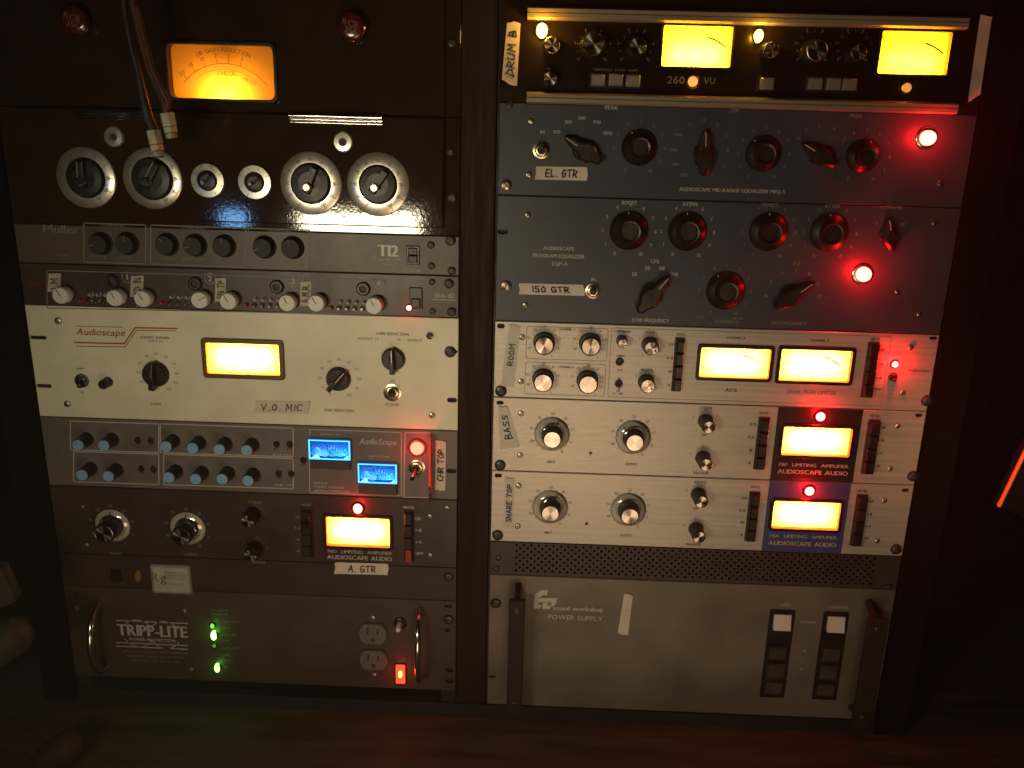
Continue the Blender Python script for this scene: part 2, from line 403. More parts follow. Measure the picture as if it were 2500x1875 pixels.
def chicken(u, px, py, Lpx, ang, m=None):
    """pointer knob; ang clockwise from up"""
    m = m or bakelite; d = .013; x, z = P(px, py, u.d+d*.6); L = Lpx*SCL(px, py)
    def mk():
        mb = MB(); w = L*.25
        o = [(0,L*.62),(w*.45,L*.42),(w*.62,L*.12),(w*.98,-L*.02),(w*.98,-L*.22),(w*.62,-L*.34),(w*.45,-L*.52),(0,-L*.58)]
        pts = o+[(-a,b) for a,b in reversed(o[1:-1])]
        mb.lathe([(w*1.15,0),(w*1.15,.002),(w,.003)], m, 28); mb.prism(pts, .002, d, m, .0022)
        return mb.mesh('pointer_knob')
    k = put('pointer_knob', cached(('ch',round(L,4)),mk), u.root, (x,-u.d,z), R(ang))
    def mk2():
        mb = MB(); mb.box(-.0005,.0005,-d-.0003,-d+.001,L*.2,L*.55,inkw); return mb.mesh('pointer_line')
    put('pointer_line', cached(('chl',round(L,4)),mk2), k, (x,-u.d,z), 0).rotation_euler = (0,0,0)
def barknob(u, px, py, rpx, ang, metal=True):
    """round black switch knob with a raised bar grip"""
    d = .014; x, z = P(px, py, u.d+.006); r_ = rpx*SCL(px, py)
    def mk():
        mb = MB(); mb.lathe([(r_*1.04,0),(r_*1.04,.0015),(r_,.0025),(r_*.96,.006),(r_*.88,.0072)], bakelite, 48)
        mb.prism([(-r_*.22,-r_*1.16),(r_*.22,-r_*1.16),(r_*.24,r_*.2),(r_*.08,r_*1.12),(-r_*.08,r_*1.12),(-r_*.24,r_*.2)], .004, d, bakelite, .0018)
        return mb.mesh('switch_knob')
    k = put('switch_knob', cached(('bk',round(r_,4)),mk), u.root, (x,-u.d,z), R(ang))
    def mk2():
        mb = MB(); mb.box(-.0005,.0005,-d-.0004,-d+.001,-r_*.1,r_*1.02,steel); mb.box(-r_*.17,r_*.17,-d-.0005,-d+.001,-r_*.95,-r_*.15,chrome)
        return mb.mesh('pointer_line')
    o = put('pointer_line', cached(('bkl',round(r_,4)),mk2), k, (x,-u.d,z), 0)
def daka(u, px, py, rpx, ang=0):
    d = .014; x, z = P(px, py, u.d+.009); r_ = rpx*SCL(px, py, .009)*.93
    def mk():
        mb = MB(); mb.lathe([(r_,0),(r_,.003),(r_*.93,.005),(r_*.70,.0075),(r_*.60,.009),(r_*.60,d),(r_*.55,d+.0015),(r_*.46,d+.001),(r_*.42,d-.001)], bakelite, 60)
        return mb.mesh('round_knob')
    k = put('round_knob', cached(('dk',round(r_,4)),mk), u.root, (x,-u.d,z), R(ang))
    def mk2():
        mb = MB(); mb.box(-.0004,.0004,-.0056,-.003,r_*.76,r_*.97,inkw); return mb.mesh('pointer_line')
    put('pointer_line', cached(('dkl',round(r_,4)),mk2), k, (x,-u.d,z), 0)
    return x, z
LN = [0]
def lamp(u, px, py, rpx, kind, core, power, prot=.007, bezel=darksteel, name='pilot_lamp', oval=1.0):
    cols = {'red': ((1,.11,.09),(1,.003,.005)), 'deep': ((1,.05,.03),(1,.004,.004)), 'amber': ((1,.62,.12),(1,.48,.03)), 'green': ((.25,1,.12),(.06,1,.03)), 'dim':((1,.4,.08),(1,.35,.05))}[kind]
    x, z = P(px, py, u.d+prot*.6); r_ = rpx*SCL(px, py)
    mb = MB(); mb.lathe([(r_*1.45,0),(r_*1.45,.0012),(r_*1.2,.0024),(r_*1.02,.0024)], bezel, 32, closed=False)
    k = put(name, mb.mesh(name), u.root, (x,-u.d,z), 0)
    mb = MB(); e = emis('lamp_%s_%g' % (kind, core), cols[0], core)
    mb.lathe([(r_,0)]+[(r_*math.cos(R(t)), prot*.45+prot*.55*math.sin(R(t))) for t in (0,20,40,60,78)], e, 28)
    lens = put('lens', mb.mesh('lens'), k, (x,-u.d,z), 0)
    lens.scale = (1, 1, oval)
    if power:
        l = bpy.data.lights.new('halo_light', 'POINT'); l.energy = power; l.color = cols[1]; l.shadow_soft_size = r_*.5; l.specular_factor = .2  # added point lamp before the lens, widens the coloured halo
        lo = bpy.data.objects.new('halo_light', l); COL.objects.link(lo); lo.location = (x, -u.d-prot-r_*1.2, z)
def toggle(u, px, py, rpx, dx=0, dz=-1, ln=.014, m=None, lever=None, name='toggle_switch'):
    m = m or chrome; lever = lever or m
    x, z = P(px, py, u.d+.003); r_ = rpx*SCL(px, py)
    mb = MB(); mb.lathe([(r_,0),(r_,.0012),(r_*.8,.0016)], m, 30, closed=False)
    mb.lathe([(r_*.78,0),(r_*.78,.0035),(r_*.66,.004),(r_*.52,.004),(r_*.5,.0008)], m, 6, closed=False)
    mb.disc(r_*.52, .0012, ink, seg=16)
    k = put(name, mb.mesh(name), u.root, (x,-u.d,z))
    if ln:
        mb = MB(); l = math.hypot(dx, dz) or 1; ux, uz = dx/l*.45, dz/l*.45
        mb.tube([(0,0,0),(ux*ln*.5,-ln*.5,uz*ln*.5),(ux*ln*.92,-ln*.92,uz*ln*.92),(ux*ln,-ln,uz*ln)], [r_*.2,r_*.25,r_*.36,r_*.22], lever, 12)
        put('lever', mb.mesh('lever'), k, (x,-u.d,z))
def quad(u, c, d=0): return [P(a, b, u.d+d) for a, b in c]
def rect_px(u, c, d=0):
    q = quad(u, c, d); xs = sorted(p[0] for p in q); zs = sorted(p[1] for p in q)
    return (xs[0]+xs[1])/2, (xs[2]+xs[3])/2, (zs[0]+zs[1])/2, (zs[2]+zs[3])/2
def meter(u, lit, face, front, power, bez=.003, bz=None, kind='', bulbs=2, depth=.004, bh=.017, needle=0, bulbz=0, proud=.0025, lcol=(1,.72,.38), arc=False, rad=.0015):
    """lit = the four photo corners of the glowing window"""
    x0, x1, z0, z1 = rect_px(u, lit); w = x1-x0; h = z1-z0; cx, cz = (x0+x1)/2, (z0+z1)/2
    if u.d == 0: u.holes.append(rrect(x0-.0006, x1+.0006, z0-.0006, z1+.0006, .0012, 3))
    if u.d == 0: yf = depth
    else: yf = -u.d-.0008
    mb = MB(); bm_ = bz or plasticb
    o = rrect(x0-bez, x1+bez, z0-bez, z1+bez, rad+bez*.5, 4); i_ = rrect(x0, x1, z0, z1, rad, 4); n = len(o)
    y0 = -u.d; yp = -u.d-proud
    oi = inset(o, min(.0008, bez*.3))
    vs = [(a,y0,b) for a,b in o]+[(a,yp+.0006,b) for a,b in o]+[(a,yp,b) for a,b in oi]+[(a,yp,b) for a,b in i_]+[(a,yf,b) for a,b in i_]
    fs = [(k*n+i,k*n+(i+1) % n,(k+1)*n+(i+1) % n,(k+1)*n+i) for k in range(4) for i in range(n)]
    mb.add(vs, fs[:3*n], bm_); mb.add(vs, fs[3*n:], bm_ if kind in ('blue','orange') else rim_a)
    hb = .024
    if u.d == 0:
        mb.box(x0-.0004,x1+.0004,yf+hb,yf+hb+.001,z0-.0004,z1+.0004,inner)
        for a in ((x0-.0014,x0-.0004,z0-.0004,z1+.0004),(x1+.0004,x1+.0014,z0-.0004,z1+.0004),(x0-.0004,x1+.0004,z0-.0014,z0-.0004),(x0-.0004,x1+.0004,z1+.0004,z1+.0014)):
            mb.box(a[0],a[1],yf+.0002,yf+hb,a[2],a[3],inner)
    mt = put('meter', mb.mesh('meter'), u.root, (0,0,0))
    mb = MB(); fm = dial('dial_'+kind, face, front)
    mb.add([(x0,yf,z0),(x1,yf,z0),(x1,yf,z1),(x0,yf,z1)], [(0,1,2,3)], fm)
    put('dial_face', mb.mesh('dial_face'), mt, (0,0,0))
    if needle is not None:
        mb = MB(); px_ = cx+needle*w*.05; a = R(needle*18)
        mb.ribbon([(cx,z0+h*.04),(cx+math.sin(a)*h*.82,z0+h*.82)], .0007, -yf+.0012, ink)
        put('needle', mb.mesh('needle'), mt, (0,0,0))
    if arc:
        mb = MB(); rr = h*1.25 if arc == 'vu' else w*.52; cc = z0-h*.45 if arc == 'vu' else z0-h*.42
        am = 40 if arc == 'vu' else 50
        pts = [(cx+rr*math.sin(R(t)), cc+rr*math.cos(R(t))) for t in range(-am,am+1,4)]
        im = MATS['scale_ink_'+kind] if 'scale_ink_'+kind in MATS else mat('scale_ink_'+kind, (.25,.07,.01), .6)
        mb.ribbon(pts, .0006, -yf+.0005, im)
        if arc == 'gr':
            for t, s_ in ((-44,'20'),(-32,'15'),(-20,'10'),(-7,'7'),(5,'5'),(17,'3')):
                sx_, cz_ = math.sin(R(t)), math.cos(R(t)); mb.ribbon([(cx+rr*sx_,cc+rr*cz_),(cx+(rr+.004)*sx_,cc+(rr+.004)*cz_)], .0006, -yf+.0005, im)
                text(mb, s_, cx+(rr+.0075)*sx_, cc+(rr+.0075)*cz_, .0042, im, d=-yf+.0005, ang=-t*.6)
            pts = [(cx+rr*.9*math.sin(R(t)), cc+rr*.9*math.cos(R(t))) for t in range(-36,53,4)]; mb.ribbon(pts, .0004, -yf+.0005, im)
            s_ = 'DB GAIN REDUCTION'
            for i, ch in enumerate(s_):
                if ch == ' ': continue
                t = -22+44*i/(len(s_)-1); text(mb, ch, cx+(rr+.0135)*math.sin(R(t)), cc+(rr+.0135)*math.cos(R(t)), .0042, im, d=-yf+.0005, ang=-t)
            text(mb, 'CHECK', cx+.002, cc+rr*.83, .0042, im, d=-yf+.0005)
            text(mb, 'METER', cx+.026, cc+rr*.70, .0032, im, d=-yf+.0005, ang=-24)
        else:
            text(mb, 'VU', x0+w*.1, z1-h*.17, h*.12, im, d=-yf+.0005)
            text(mb, 'U', x1-w*.1, z1-h*.17, h*.12, im, d=-yf+.0005)
            for i, s_ in enumerate(('20','10','7','5','3','1','0','1','2','3')):
                t = -am+2*am*i/9; text(mb, s_, cx+(rr+.0026)*math.sin(R(t)), cc+(rr+.0026)*math.cos(R(t)), h*.07, im, d=-yf+.0005)
            mb.ribbon([(cx+rr*math.sin(R(t)), cc+(rr-.0010)*math.cos(R(t))) for t in range(14,am,4)], .0016, -yf+.0005, mat('scale_red', (.5,.05,.02), .6))
        put('scale', mb.mesh('scale'), mt, (0,0,0))
    mb = MB(); yg = yp+.0004
    mb.add([(x0,yg,z0),(x1,yg,z0),(x1,yg,z1),(x0,yg,z1)], [(0,1,2,3)], clear); put('meter_glass', mb.mesh('meter_glass'), mt, (0,0,0))
    for b in range(bulbs):
        l = bpy.data.lights.new('dial_bulb', 'POINT'); l.energy = power/bulbs; l.color = lcol; l.shadow_soft_size = .003
        bx = cx if bulbs == 1 else cx+(b/(bulbs-1)-.5)*w*.5
        lo = bpy.data.objects.new('dial_bulb', l); COL.objects.link(lo); lo.location = (bx, yf+bh, cz+bulbz*h)
    return x0, x1, z0, z1
def tape(u, c, s, m=None, vert=False, im=None, d=.0006, hs=.5, fill=.75, off=0, parent=None):
    m = m or tape_m; im = im or marker; q = [Vector(P(a, b, u.d if u else 0)) for a, b in c]   # TL TR BR BL
    mb = MB(); n, k = 14, 4; vs = []; dd = (u.d if u else 0)+d
    TL, TR, BR, BL = q; lv = (TL-BL).length > (TR-TL).length
    def bil(s_, t): # s left->right, t bottom->top
        return (BL*(1-s_)+BR*s_)*(1-t)+(TL*(1-s_)+TR*s_)*t
    N_, K_ = (k, n) if lv else (n, k)
    random.seed(int(c[0][0]))
    ragged = [random.uniform(-.012,.012) for _ in range(40)]
    for j in range(K_+1):
        for i in range(N_+1):
            s_, t = i/N_, j/K_
            if lv and j in (0, K_): t += ragged[i]*(1 if j else -1)*1.2
            if not lv and i in (0, N_): s_ += ragged[j+9]*1.2
            p = bil(s_, t); lift = .0012*max(0, abs((t if lv else s_)-.5)*2-.86)/.14 if True else 0
            vs.append((p.x, -dd-.00015*math.sin(i*1.7+j*2.1)-.0002-lift*.8, p.y))
    fs = [(j*(N_+1)+i, j*(N_+1)+i+1, (j+1)*(N_+1)+i+1, (j+1)*(N_+1)+i) for j in range(K_) for i in range(N_)]
    mb.add(vs, fs, m)
    o = put('tape_strip', mb.mesh('tape_strip'), parent or u.root, (0,0,0))
    if s:
        st, W_ = hand(s); mb = MB()
        if lv: Lm, Wm = ((TL+TR)/2-(BL+BR)/2).length, ((TR+BR)/2-(TL+BL)/2).length
        else: Lm, Wm = ((TR+BR)/2-(TL+BL)/2).length, ((TL+TR)/2-(BL+BR)/2).length
        hh = Wm*hs; sc = min(Lm*fill/W_, hh*1.5)
        for stroke in st:
            pts = []
            for a, b in stroke:
                along = .5+off+((a-W_/2)*sc)/Lm; acr = .5+((b-.5)*hh)/Wm
                p = bil(1-acr, along) if lv else bil(along, acr)
                pts.append((p.x, p.y))
            mb.ribbon(pts, .0014 if Wm > .011 else .0012, dd+.0009, im)
        put('handwriting', mb.mesh('handwriting'), o, (0,0,0))
    return o
def strip(u, c, n=4, lit=None, name='push_button', bm_=None, gap=.0006, cap=None):
    """tall narrow bank of push buttons"""
    x0, x1, z0, z1 = rect_px(u, c, .003); q = quad(u, c, .003)
    bm_ = bm_ or plasticb
    mb = MB(); mb.box(x0-.0012,x1+.0012,-u.d-.0022,-u.d+.0,z0-.0012,z1+.0012,ink,.0006)
    b = put('button_bank', mb.mesh('button_bank'), u.root, (0,0,0))
    H = (z1-z0)/n
    for i in range(n):
        zz0 = z0+H*i+gap; zz1 = z0+H*(i+1)-gap
        def mk():
            mb = MB(); w = (x1-x0)/2; h = (zz1-zz0)/2
            mb.prism([(-w,-h),(w,-h),(w,h),(-w,h)], .002, .0085, cap or bakelite, .0011)
            return mb.mesh('push_button')
        dep = .0 if i != (lit if lit is not None else -1) else .003
        put(name, cached(('pb',round(x1-x0,4),round(zz1-zz0,4),(cap or bakelite).name),mk), b, ((x0+x1)/2,-u.d+dep,(zz0+zz1)/2))
# =================================================================== levels
zl = lambda py, px=1118: P(px, py)[1]
zr = lambda py, px=1200: P(px, py)[1]
# ------------------------------------------------------------------ rack cabinet
ZT = P(1120, -60)[1]; ZD = P(1120, 1748)[1]
rack = empty('equipment_rack', (0, .1, ZD), 'dark walnut double-bay rack cabinet that holds all the audio units', 'rack')
def rp(name, args, m):
    mb = MB(); mb.box(*args, m, 0); put(name, mb.mesh(name), rack, (0,0,0))
rp('centre_post', (-.0192,.0165,.0035,.30,ZD,ZT), wood)
rp('side_board', (-.545,-.5040,-.002,.30,ZD,ZT), stain)
rp('side_board', (.5040,.543,-.002,.30,ZD,ZT), stain)
rp('back_board', (-.504,.504,.30,.312,ZD,ZT), blk)
for x0, x1 in ((-.5022,-.4850),(-.0385,-.0205),(.0180,.0385),(.4850,.5022)):
    rp('rack_rail', (x0,x1,.0042,.012,ZD+.002,ZT), blk)
rp('bottom_board', (-.504,.504,.0,.30,ZD,ZD+.018), blk)
# desk surface the cabinet stands on
mb = MB(); mb.box(-1.1,1.25,-.42,.6,ZD-.035,ZD-.0006,deskw,0)
de = put('desk_top', mb.mesh('desk_top'), None) if False else None
o = bpy.data.objects.new('wooden_desk', mb.mesh('wooden_desk')); COL.objects.link(o)
o['label'] = 'worn dark wooden desk top below the rack cabinet'; o['category'] = 'desk'
mb = MB(); mb.add([(-2.8,.9,-.98),(2.8,.9,-.98),(2.8,.9,1.5),(-2.8,.9,1.5)], [(0,1,2,3)], blk)
o = bpy.data.objects.new('wall', mb.mesh('wall')); COL.objects.link(o); o['kind'] = 'structure'
mb = MB(); mb.add([(-2.8,-2.4,-1.0),(2.8,-2.4,-1.0),(2.8,.95,-1.0),(-2.8,.95,-1.0)], [(0,1,2,3)], blk)
o = bpy.data.objects.new('floor', mb.mesh('floor')); COL.objects.link(o); o['kind'] = 'structure'
# ------------------------------------------------------------------ UNIT: gain-reduction meter unit (top left)
zAB = zl(287)
u = Unit('tube_limiter', 'black limiter top unit with orange gain reduction meter and two red badges', 'limiter', LB, ZT-.002, zAB, enamel)
def door(u, x0, x1, z0, z1, d, m):
    mb = MB(); mb.prism([(x0,z0),(x1,z0),(x1,z1),(x0,z1)], .0, d, m, .0014); return put('door_panel', mb.mesh('door_panel'), u.root, (0,0,0))
DX0, DX1 = LB[0]+.02, P(1083, 300, .006)[0]
# the meter window passes through the door, so the door is cut in four around it
mx0, mx1, mz0, mz1 = rect_px(u, [(412,110),(673,111),(675,245),(424,238)])
u.d = 0
meter(u, [(412,110),(673,111),(675,245),(424,238)], (1,.36,.02), (.45,.2,.06), 1.0, bez=.0035, kind='orange', bulbs=1, depth=.003, bh=.016, bulbz=-.52, needle=None, arc='gr', proud=.0085, lcol=(1,.8,.5), rad=.006)
zd0, zd1 = zAB+.0015, ZT-.004
for a in ((DX0,mx0-.0036,zd0,zd1),(mx1+.0036,DX1,zd0,zd1),(mx0-.0036,mx1+.0036,mz1+.0036,zd1),(mx0-.0036,mx1+.0036,zd0,mz0-.0036)):
    mb = MB(); mb.box(a[0],a[1],-.006,-.0001,a[2],a[3],enamel); put('door_panel', mb.mesh('door_panel'), u.root, (0,0,0))
u.d = .006
redglass = mat('red_enamel_badge', (.08,.009,.006), .2, 0, nz=60, namt=.35, coat=.5)
for px, py in ((857,65),(180,50)):
    x, z = P(px, py, .018); r_ = 33*SCL(px, py, .018)
    mb = MB(); mb.lathe([(r_*.8,0),(r_*.8,.008),(r_*1.05,.009),(r_*1.06,.012),(r_*.98,.0132)], chrome, 40, closed=False)
    k = put('badge_knob', mb.mesh('badge_knob'), u.root, (x,-.006,z))
    mb = MB(); mb.lathe([(r_,.011)]+[(r_*math.cos(R(t)),.0115+.003*math.sin(R(t))) for t in (0,25,50,70,85)], redglass, 36); put('badge_lens', mb.mesh('badge_lens'), k, (x,-.006,z))
    mb = MB()
    for q, (t, dz, hh) in enumerate((('RCB', r_*.22, r_*.42),('356', -r_*.28, r_*.42))): text(mb, t, 0, dz, hh, mat('badge_print',(.15,.10,.075),.5), d=.0149, ang=-14, sx=1.05)
    put('lettering', mb.mesh('lettering'), k, (x,-.006,z))
for a, b, c in ((706,933,291),(188,355,279)):
    x0, z = P(a, c, .012); x1, _ = P(b, c+ (4 if a>500 else 0), .012); zz = P((a+b)/2, c, .012)[1]
    mb = MB()
    for k, (dz, rr) in enumerate(((.0026,.0026),(-.0012,.0015),(-.0040,.0013))):
        mb.tube([(x0,-.009-.001*(2-k),zz+dz),(x0*.7+x1*.3,-.0092-.001*(2-k),zz+dz+.0002),(x0*.3+x1*.7,-.0092-.001*(2-k),zz+dz-.0001),(x1,-.009-.001*(2-k),zz+dz)], rr, chrome, 12)
    put('hinge_bar', mb.mesh('hinge_bar'), u.root, (0,0,0))
u.d = 0
screw(u, 1103, 105, 11, 'slot', darksteel)
u.finish()
# ------------------------------------------------------------------ UNIT: six dials
zBC = zl(577)
u = Unit('dial_control_unit', 'glossy dark unit with six pale ringed dials and two key locks', 'control unit', LB, zAB, zBC, enamel)
zdb = P(1000, 556, .008)[1]
door(u, DX0, DX1, zdb, zAB-.0012, .008, enamel)
u.d = .008
for i, (px, py, ro, ri, ang) in enumerate(((209,434,72,47,2),(371.6,436,72,50,32),(506,441,41,24,40),(621,445,41,24,48),(759,448,75,48,22),(923,450.6,76,46,36))):
    x, z = P(px, py, u.d+.003); sc = SCL(px, py, u.d+.002); RO, RI = ro*sc, ri*sc
    mb = MB(); mb.lathe([(RO,0),(RO,.0022),(RO*.96,.003),(RI*1.03,.0034),(RI,.0024)], plate, 64, closed=False)
    k = put('dial_plate', mb.mesh('dial_plate'), u.root, (x,-u.d,z))
    mb = MB(); nt = 11 if ro > 60 else 8
    for t in range(nt):
        a = R(-150+300*t/(nt-1)); mb.ribbon([((RI+RO)*.47*math.sin(a),(RI+RO)*.47*math.cos(a)),(RO*.93*math.sin(a),RO*.93*math.cos(a))], .0005, .0036, inkg)
        if ro > 60: text(mb, str(t*10 if t < 10 else 100), (RI+(RO-RI)*.32)*math.sin(a), (RI+(RO-RI)*.32)*math.cos(a), .0030, inkg, d=.0038, ang=-math.degrees(a))
    put('dial_marks', mb.mesh('dial_marks'), k, (x,-u.d,z))
    mb = MB(); r_ = RI*.97; h = .014 if ro > 60 else .011
    mb.lathe([(r_,0),(r_,.005),(r_*.93,.007),(r_*.6,.0078)], bakelite, 48)
    mb.prism([(-r_*.2,-r_*.5),(r_*.2,-r_*.5),(r_*.17,r_*.9),(-r_*.17,r_*.9)], .006, h, bakelite, .0014)
    kk = put('dial_knob', mb.mesh('dial_knob'), u.root, (x,-u.d,z), R(ang))
    mb = MB(); mb.lathe([(r_*.24,h-.003),(r_*.24,h+.003),(r_*.18,h+.0045)], chrome, 8, x=0, z=-r_*.16)
    mb.box(-r_*.155,-r_*.125,-h-.0003,-h+.001,r_*.05,r_*.85,inkw); mb.box(r_*.11,r_*.135,-h-.0003,-h+.001,r_*.05,r_*.85,inkg)
    put('knob_screw', mb.mesh('knob_screw'), kk, (x,-u.d,z), 0)
for px, py in ((837,347),(277,334)):
    x, z = P(px, py, u.d+.002); sc = SCL(px, py)
    mb = MB(); mb.lathe([(24*sc,0),(24*sc,.0015),(21*sc,.0026),(10*sc,.003),(8*sc,.002)], plate, 36, closed=False); mb.disc(9*sc,.0018,ink); mb.box(-.0005,.0005,-.0034,-.002,-4*sc,4*sc,ink)
    put('key_lock', mb.mesh('key_lock'), u.root, (x,-u.d,z))
u.d = 0
screw(u, 1100, 371, 9, 'slot', darksteel); screw(u, 1104, 482, 12, 'slot', darksteel)
u.finish()
# ------------------------------------------------------------------ UNIT: 1U with dark knobs
zCD = zl(674)
u = Unit('slim_processor', 'slim taupe rack unit with seven dark round knobs and T12 lettering', 'processor', LB, zBC, zCD, greyb)
for px, py in ((241.6,596),(306.6,596),(404,598),(473,600.5),(544,602),(642.4,604.8),(711.6,606)):
    x, z = P(px, py, .006); r_ = 25*SCL(px, py)
    def mk():
        mb = MB(); mb.lathe([(r_*1.12,0),(r_*1.12,.001),(r_,.002),(r_*.93,.009),(r_*.85,.0105)], mat('matt_black_knob',(.008,.006,.005),.6), 40, flute=.02); return mb.mesh('knob')
    k = put('knob', cached(('t12',round(r_,3)),mk), u.root, (x,0,z), random.uniform(-2,2))
    mb = MB(); mb.box(-.0004,.0004,-.0109,-.0095,r_*.3,r_*.8,inkd); put('pointer_line', mb.mesh('pointer_line'), k, (x,0,z), 0)
for a, b in ((205,356),(368,600),(608,756)):
    s_ = lambda x_: .031*(x_-700)
    u.line([(a,560+s_(a)),(b,560+s_(b)),(b,655+s_(b)),(a,655+s_(a))], 3, inkd, True)
for px, w in ((155,28),(240,40),(308,30),(410,32),(476,58),(545,34),(648,34),(716,46)): u.T('DRIVE' if w > 40 else 'TONE', px, 640+.031*(px-700), 7, inkd, wpx=w)
for px in (278,474,683): u.T('CHANNEL', px, 563+.031*(px-700), 6, inkd, wpx=60)
u.T('Muller', 150, 559, 19, inkd, wpx=88, bold=.03)
u.T('T12', 948, 612, 27, mat('bright_white_print',(.62,.58,.48),.5), wpx=48, bold=.07)
u.T('TUBE PREAMP', 946, 634, 6, inkw, wpx=64); u.T('CLASS A', 950, 643, 5, inkw, wpx=40)
x0, x1, z0, z1 = rect_px(u, [(994,599),(1025,600),(1024,646),(992,645)])
mb = MB(); mb.box(x0,x1,-.002,-.0,z0,z1,plasticb,.0008); k = put('power_rocker', mb.mesh('power_rocker'), u.root, (0,0,0))
mb = MB(); mb.prism([(x0+.002,z0+.002),(x1-.002,z0+.002),(x1-.002,(z0+z1)/2),(x0+.002,(z0+z1)/2)], .001, .0045, bakelite, .001); mb.prism([(x0+.002,(z0+z1)/2),(x1-.002,(z0+z1)/2),(x1-.002,z1-.002),(x0+.002,z1-.002)], .001, .003, bakelite, .001); put('rocker', mb.mesh('rocker'), k, (0,0,0))
u.T('POWER', 1008, 660, 6, inkw, wpx=40)
screw(u, 1052, 598, 9, 'phillips', darksteel); screw(u, 1053.5, 649, 9, 'phillips', darksteel); screw(u, 1100, 587, 13, 'phillips', darksteel); screw(u, 1103, 661, 10, 'phillips', darksteel)
u.finish()
# ------------------------------------------------------------------ UNIT: 1U with white knobs
zDE = zl(777)
u = Unit('four_channel_preamp', 'slim dark preamp with eight white knobs and handwritten channel strips', 'preamp', LB, zCD, zDE, brownp)
for i, (px, py) in enumerate(((147,722),(279,728),(347,730),(486,733),(556,736),(700,740),(771,741),(912,747))):
    x, z = P(px, py, .016); r_ = 20*SCL(px, py, .016)
    def mk():
        mb = MB(); mb.lathe([(r_*.8,0),(r_*.8,.005),(r_*1.02,.006),(r_,.0155),(r_*.92,.0165)], whitep, 44, flute=.015); return mb.mesh('white_knob')
    k = put('white_knob', cached(('wk',round(r_,3)),mk), u.root, (x,0,z), R(random.choice((-30,-25,55,60))))
    def mk2():
        mb = MB(); mb.box(-.0004,.0004,-.0168,-.0155,-r_*.1,r_*.85,ink); return mb.mesh('pointer_line')
    put('pointer_line', cached(('wkl',round(r_,3)),mk2), k, (x,0,z), 0)
for i, (px, py) in enumerate(((198,718),(396,724),(601,730),(808,737))):
    for j in range(5):
        for r2 in range(2):
            if j == 0 and r2 == 0: continue
            x, z = P(px+j*19+(4 if r2 == 0 else 0), py+(0 if r2 == 0 else 15)+j*.5, .003); r_ = (5.5)*SCL(px, py)
            mmm = mat('red_button',(.30,.03,.02),.4) if j == 0 else (chrome if r2 else mat('grey_button',(.3,.28,.25),.5))
            def mk():
                mb = MB(); mb.lathe([(r_*1.1,0),(r_*1.1,.0015),(r_*.8,.002),(r_*.75,.006),(r_*.5,.0068)], mmm, 16); return mb.mesh('button')
            put('button', cached(('wb',mmm.name,round(r_,4)),mk), u.root, (x,0,z))
for i, (px, py) in enumerate(((275,687),(477,692),(676,700),(887,705))):
    x, z = P(px, py, .001); r_ = 17*SCL(px, py)
    mb = MB(); mb.lathe([(r_,0),(r_,.002),(r_*.8,.0035),(r_*.55,.0035),(r_*.5,.0005)], darksteel, 30, closed=False); mb.disc(r_*.52,.0006,ink); put('jack_socket', mb.mesh('jack_socket'), u.root, (x,0,z))
    nx = (311,513,716,924)[i]; ny = (677,680,687,692)[i]; cx, cz = P(nx, ny); rr = 13*SCL(nx, ny)
    u.lines(circ(cx,cz,rr,24)+[(cx+rr,cz)], .0006, inkw); u.T(str(i+1), nx, ny, 14, inkw, bold=.05)
u.line([(115,660),(940,684),(938,768),(115,752)], 2.5, inkd, True)
for px in (335,540,745): u.line([(px,666+(px-335)*.03),(px,753+(px-335)*.025)], 2, inkd)
for c, s_ in (([(120,667),(150,667),(148,712),(117,712)],'I.M.'),([(321,674),(352,672),(350,724),(319,724)],'KD IN'),([(527,680),(553,678),(551,735),(525,735)],'SN TP'),([(734,688),(761,686),(760,746),(732,746)],'A.M.R.')):
    tape(u, c, s_, tape_d, im=inkg, hs=.55)
lamp(u, 998, 752, 6.5, 'red', 14, .006, prot=.004)
x0, x1, z0, z1 = rect_px(u, [(1001,701),(1032,702),(1031,754),(1000,753)])
mb = MB(); mb.box(x0,x1,-.002,-.0,z0,z1,plasticb,.0008); k = put('power_rocker', mb.mesh('power_rocker'), u.root, (0,0,0))
mb = MB(); mb.prism([(x0+.002,z0+.002),(x1-.002,z0+.002),(x1-.002,(z0+z1)/2),(x0+.002,(z0+z1)/2)], .001, .0045, bakelite, .001); put('rocker', mb.mesh('rocker'), k, (0,0,0))
u.T('WA-412', 1084, 722, 11, inkw, wpx=50, bold=.04, sh=.2); u.line([(1055,731),(1114,733)], 2, inkw); u.line([(1050,738),(1117,740)], 2.5, inkd); u.T('POWER', 1025, 754, 4, inkd, wpx=20)
u.T('WARM', 88, 692, 12, mat('dim_red_print',(.12,.012,.01),.5), wpx=34, bold=.05)
screw(u, 1055, 688, 8, 'phillips', darksteel); screw(u, 1096, 692, 12, 'phillips', darksteel); screw(u, 1056, 760, 8, 'phillips', darksteel); screw(u, 1103, 761, 11, 'phillips', darksteel)
u.finish()
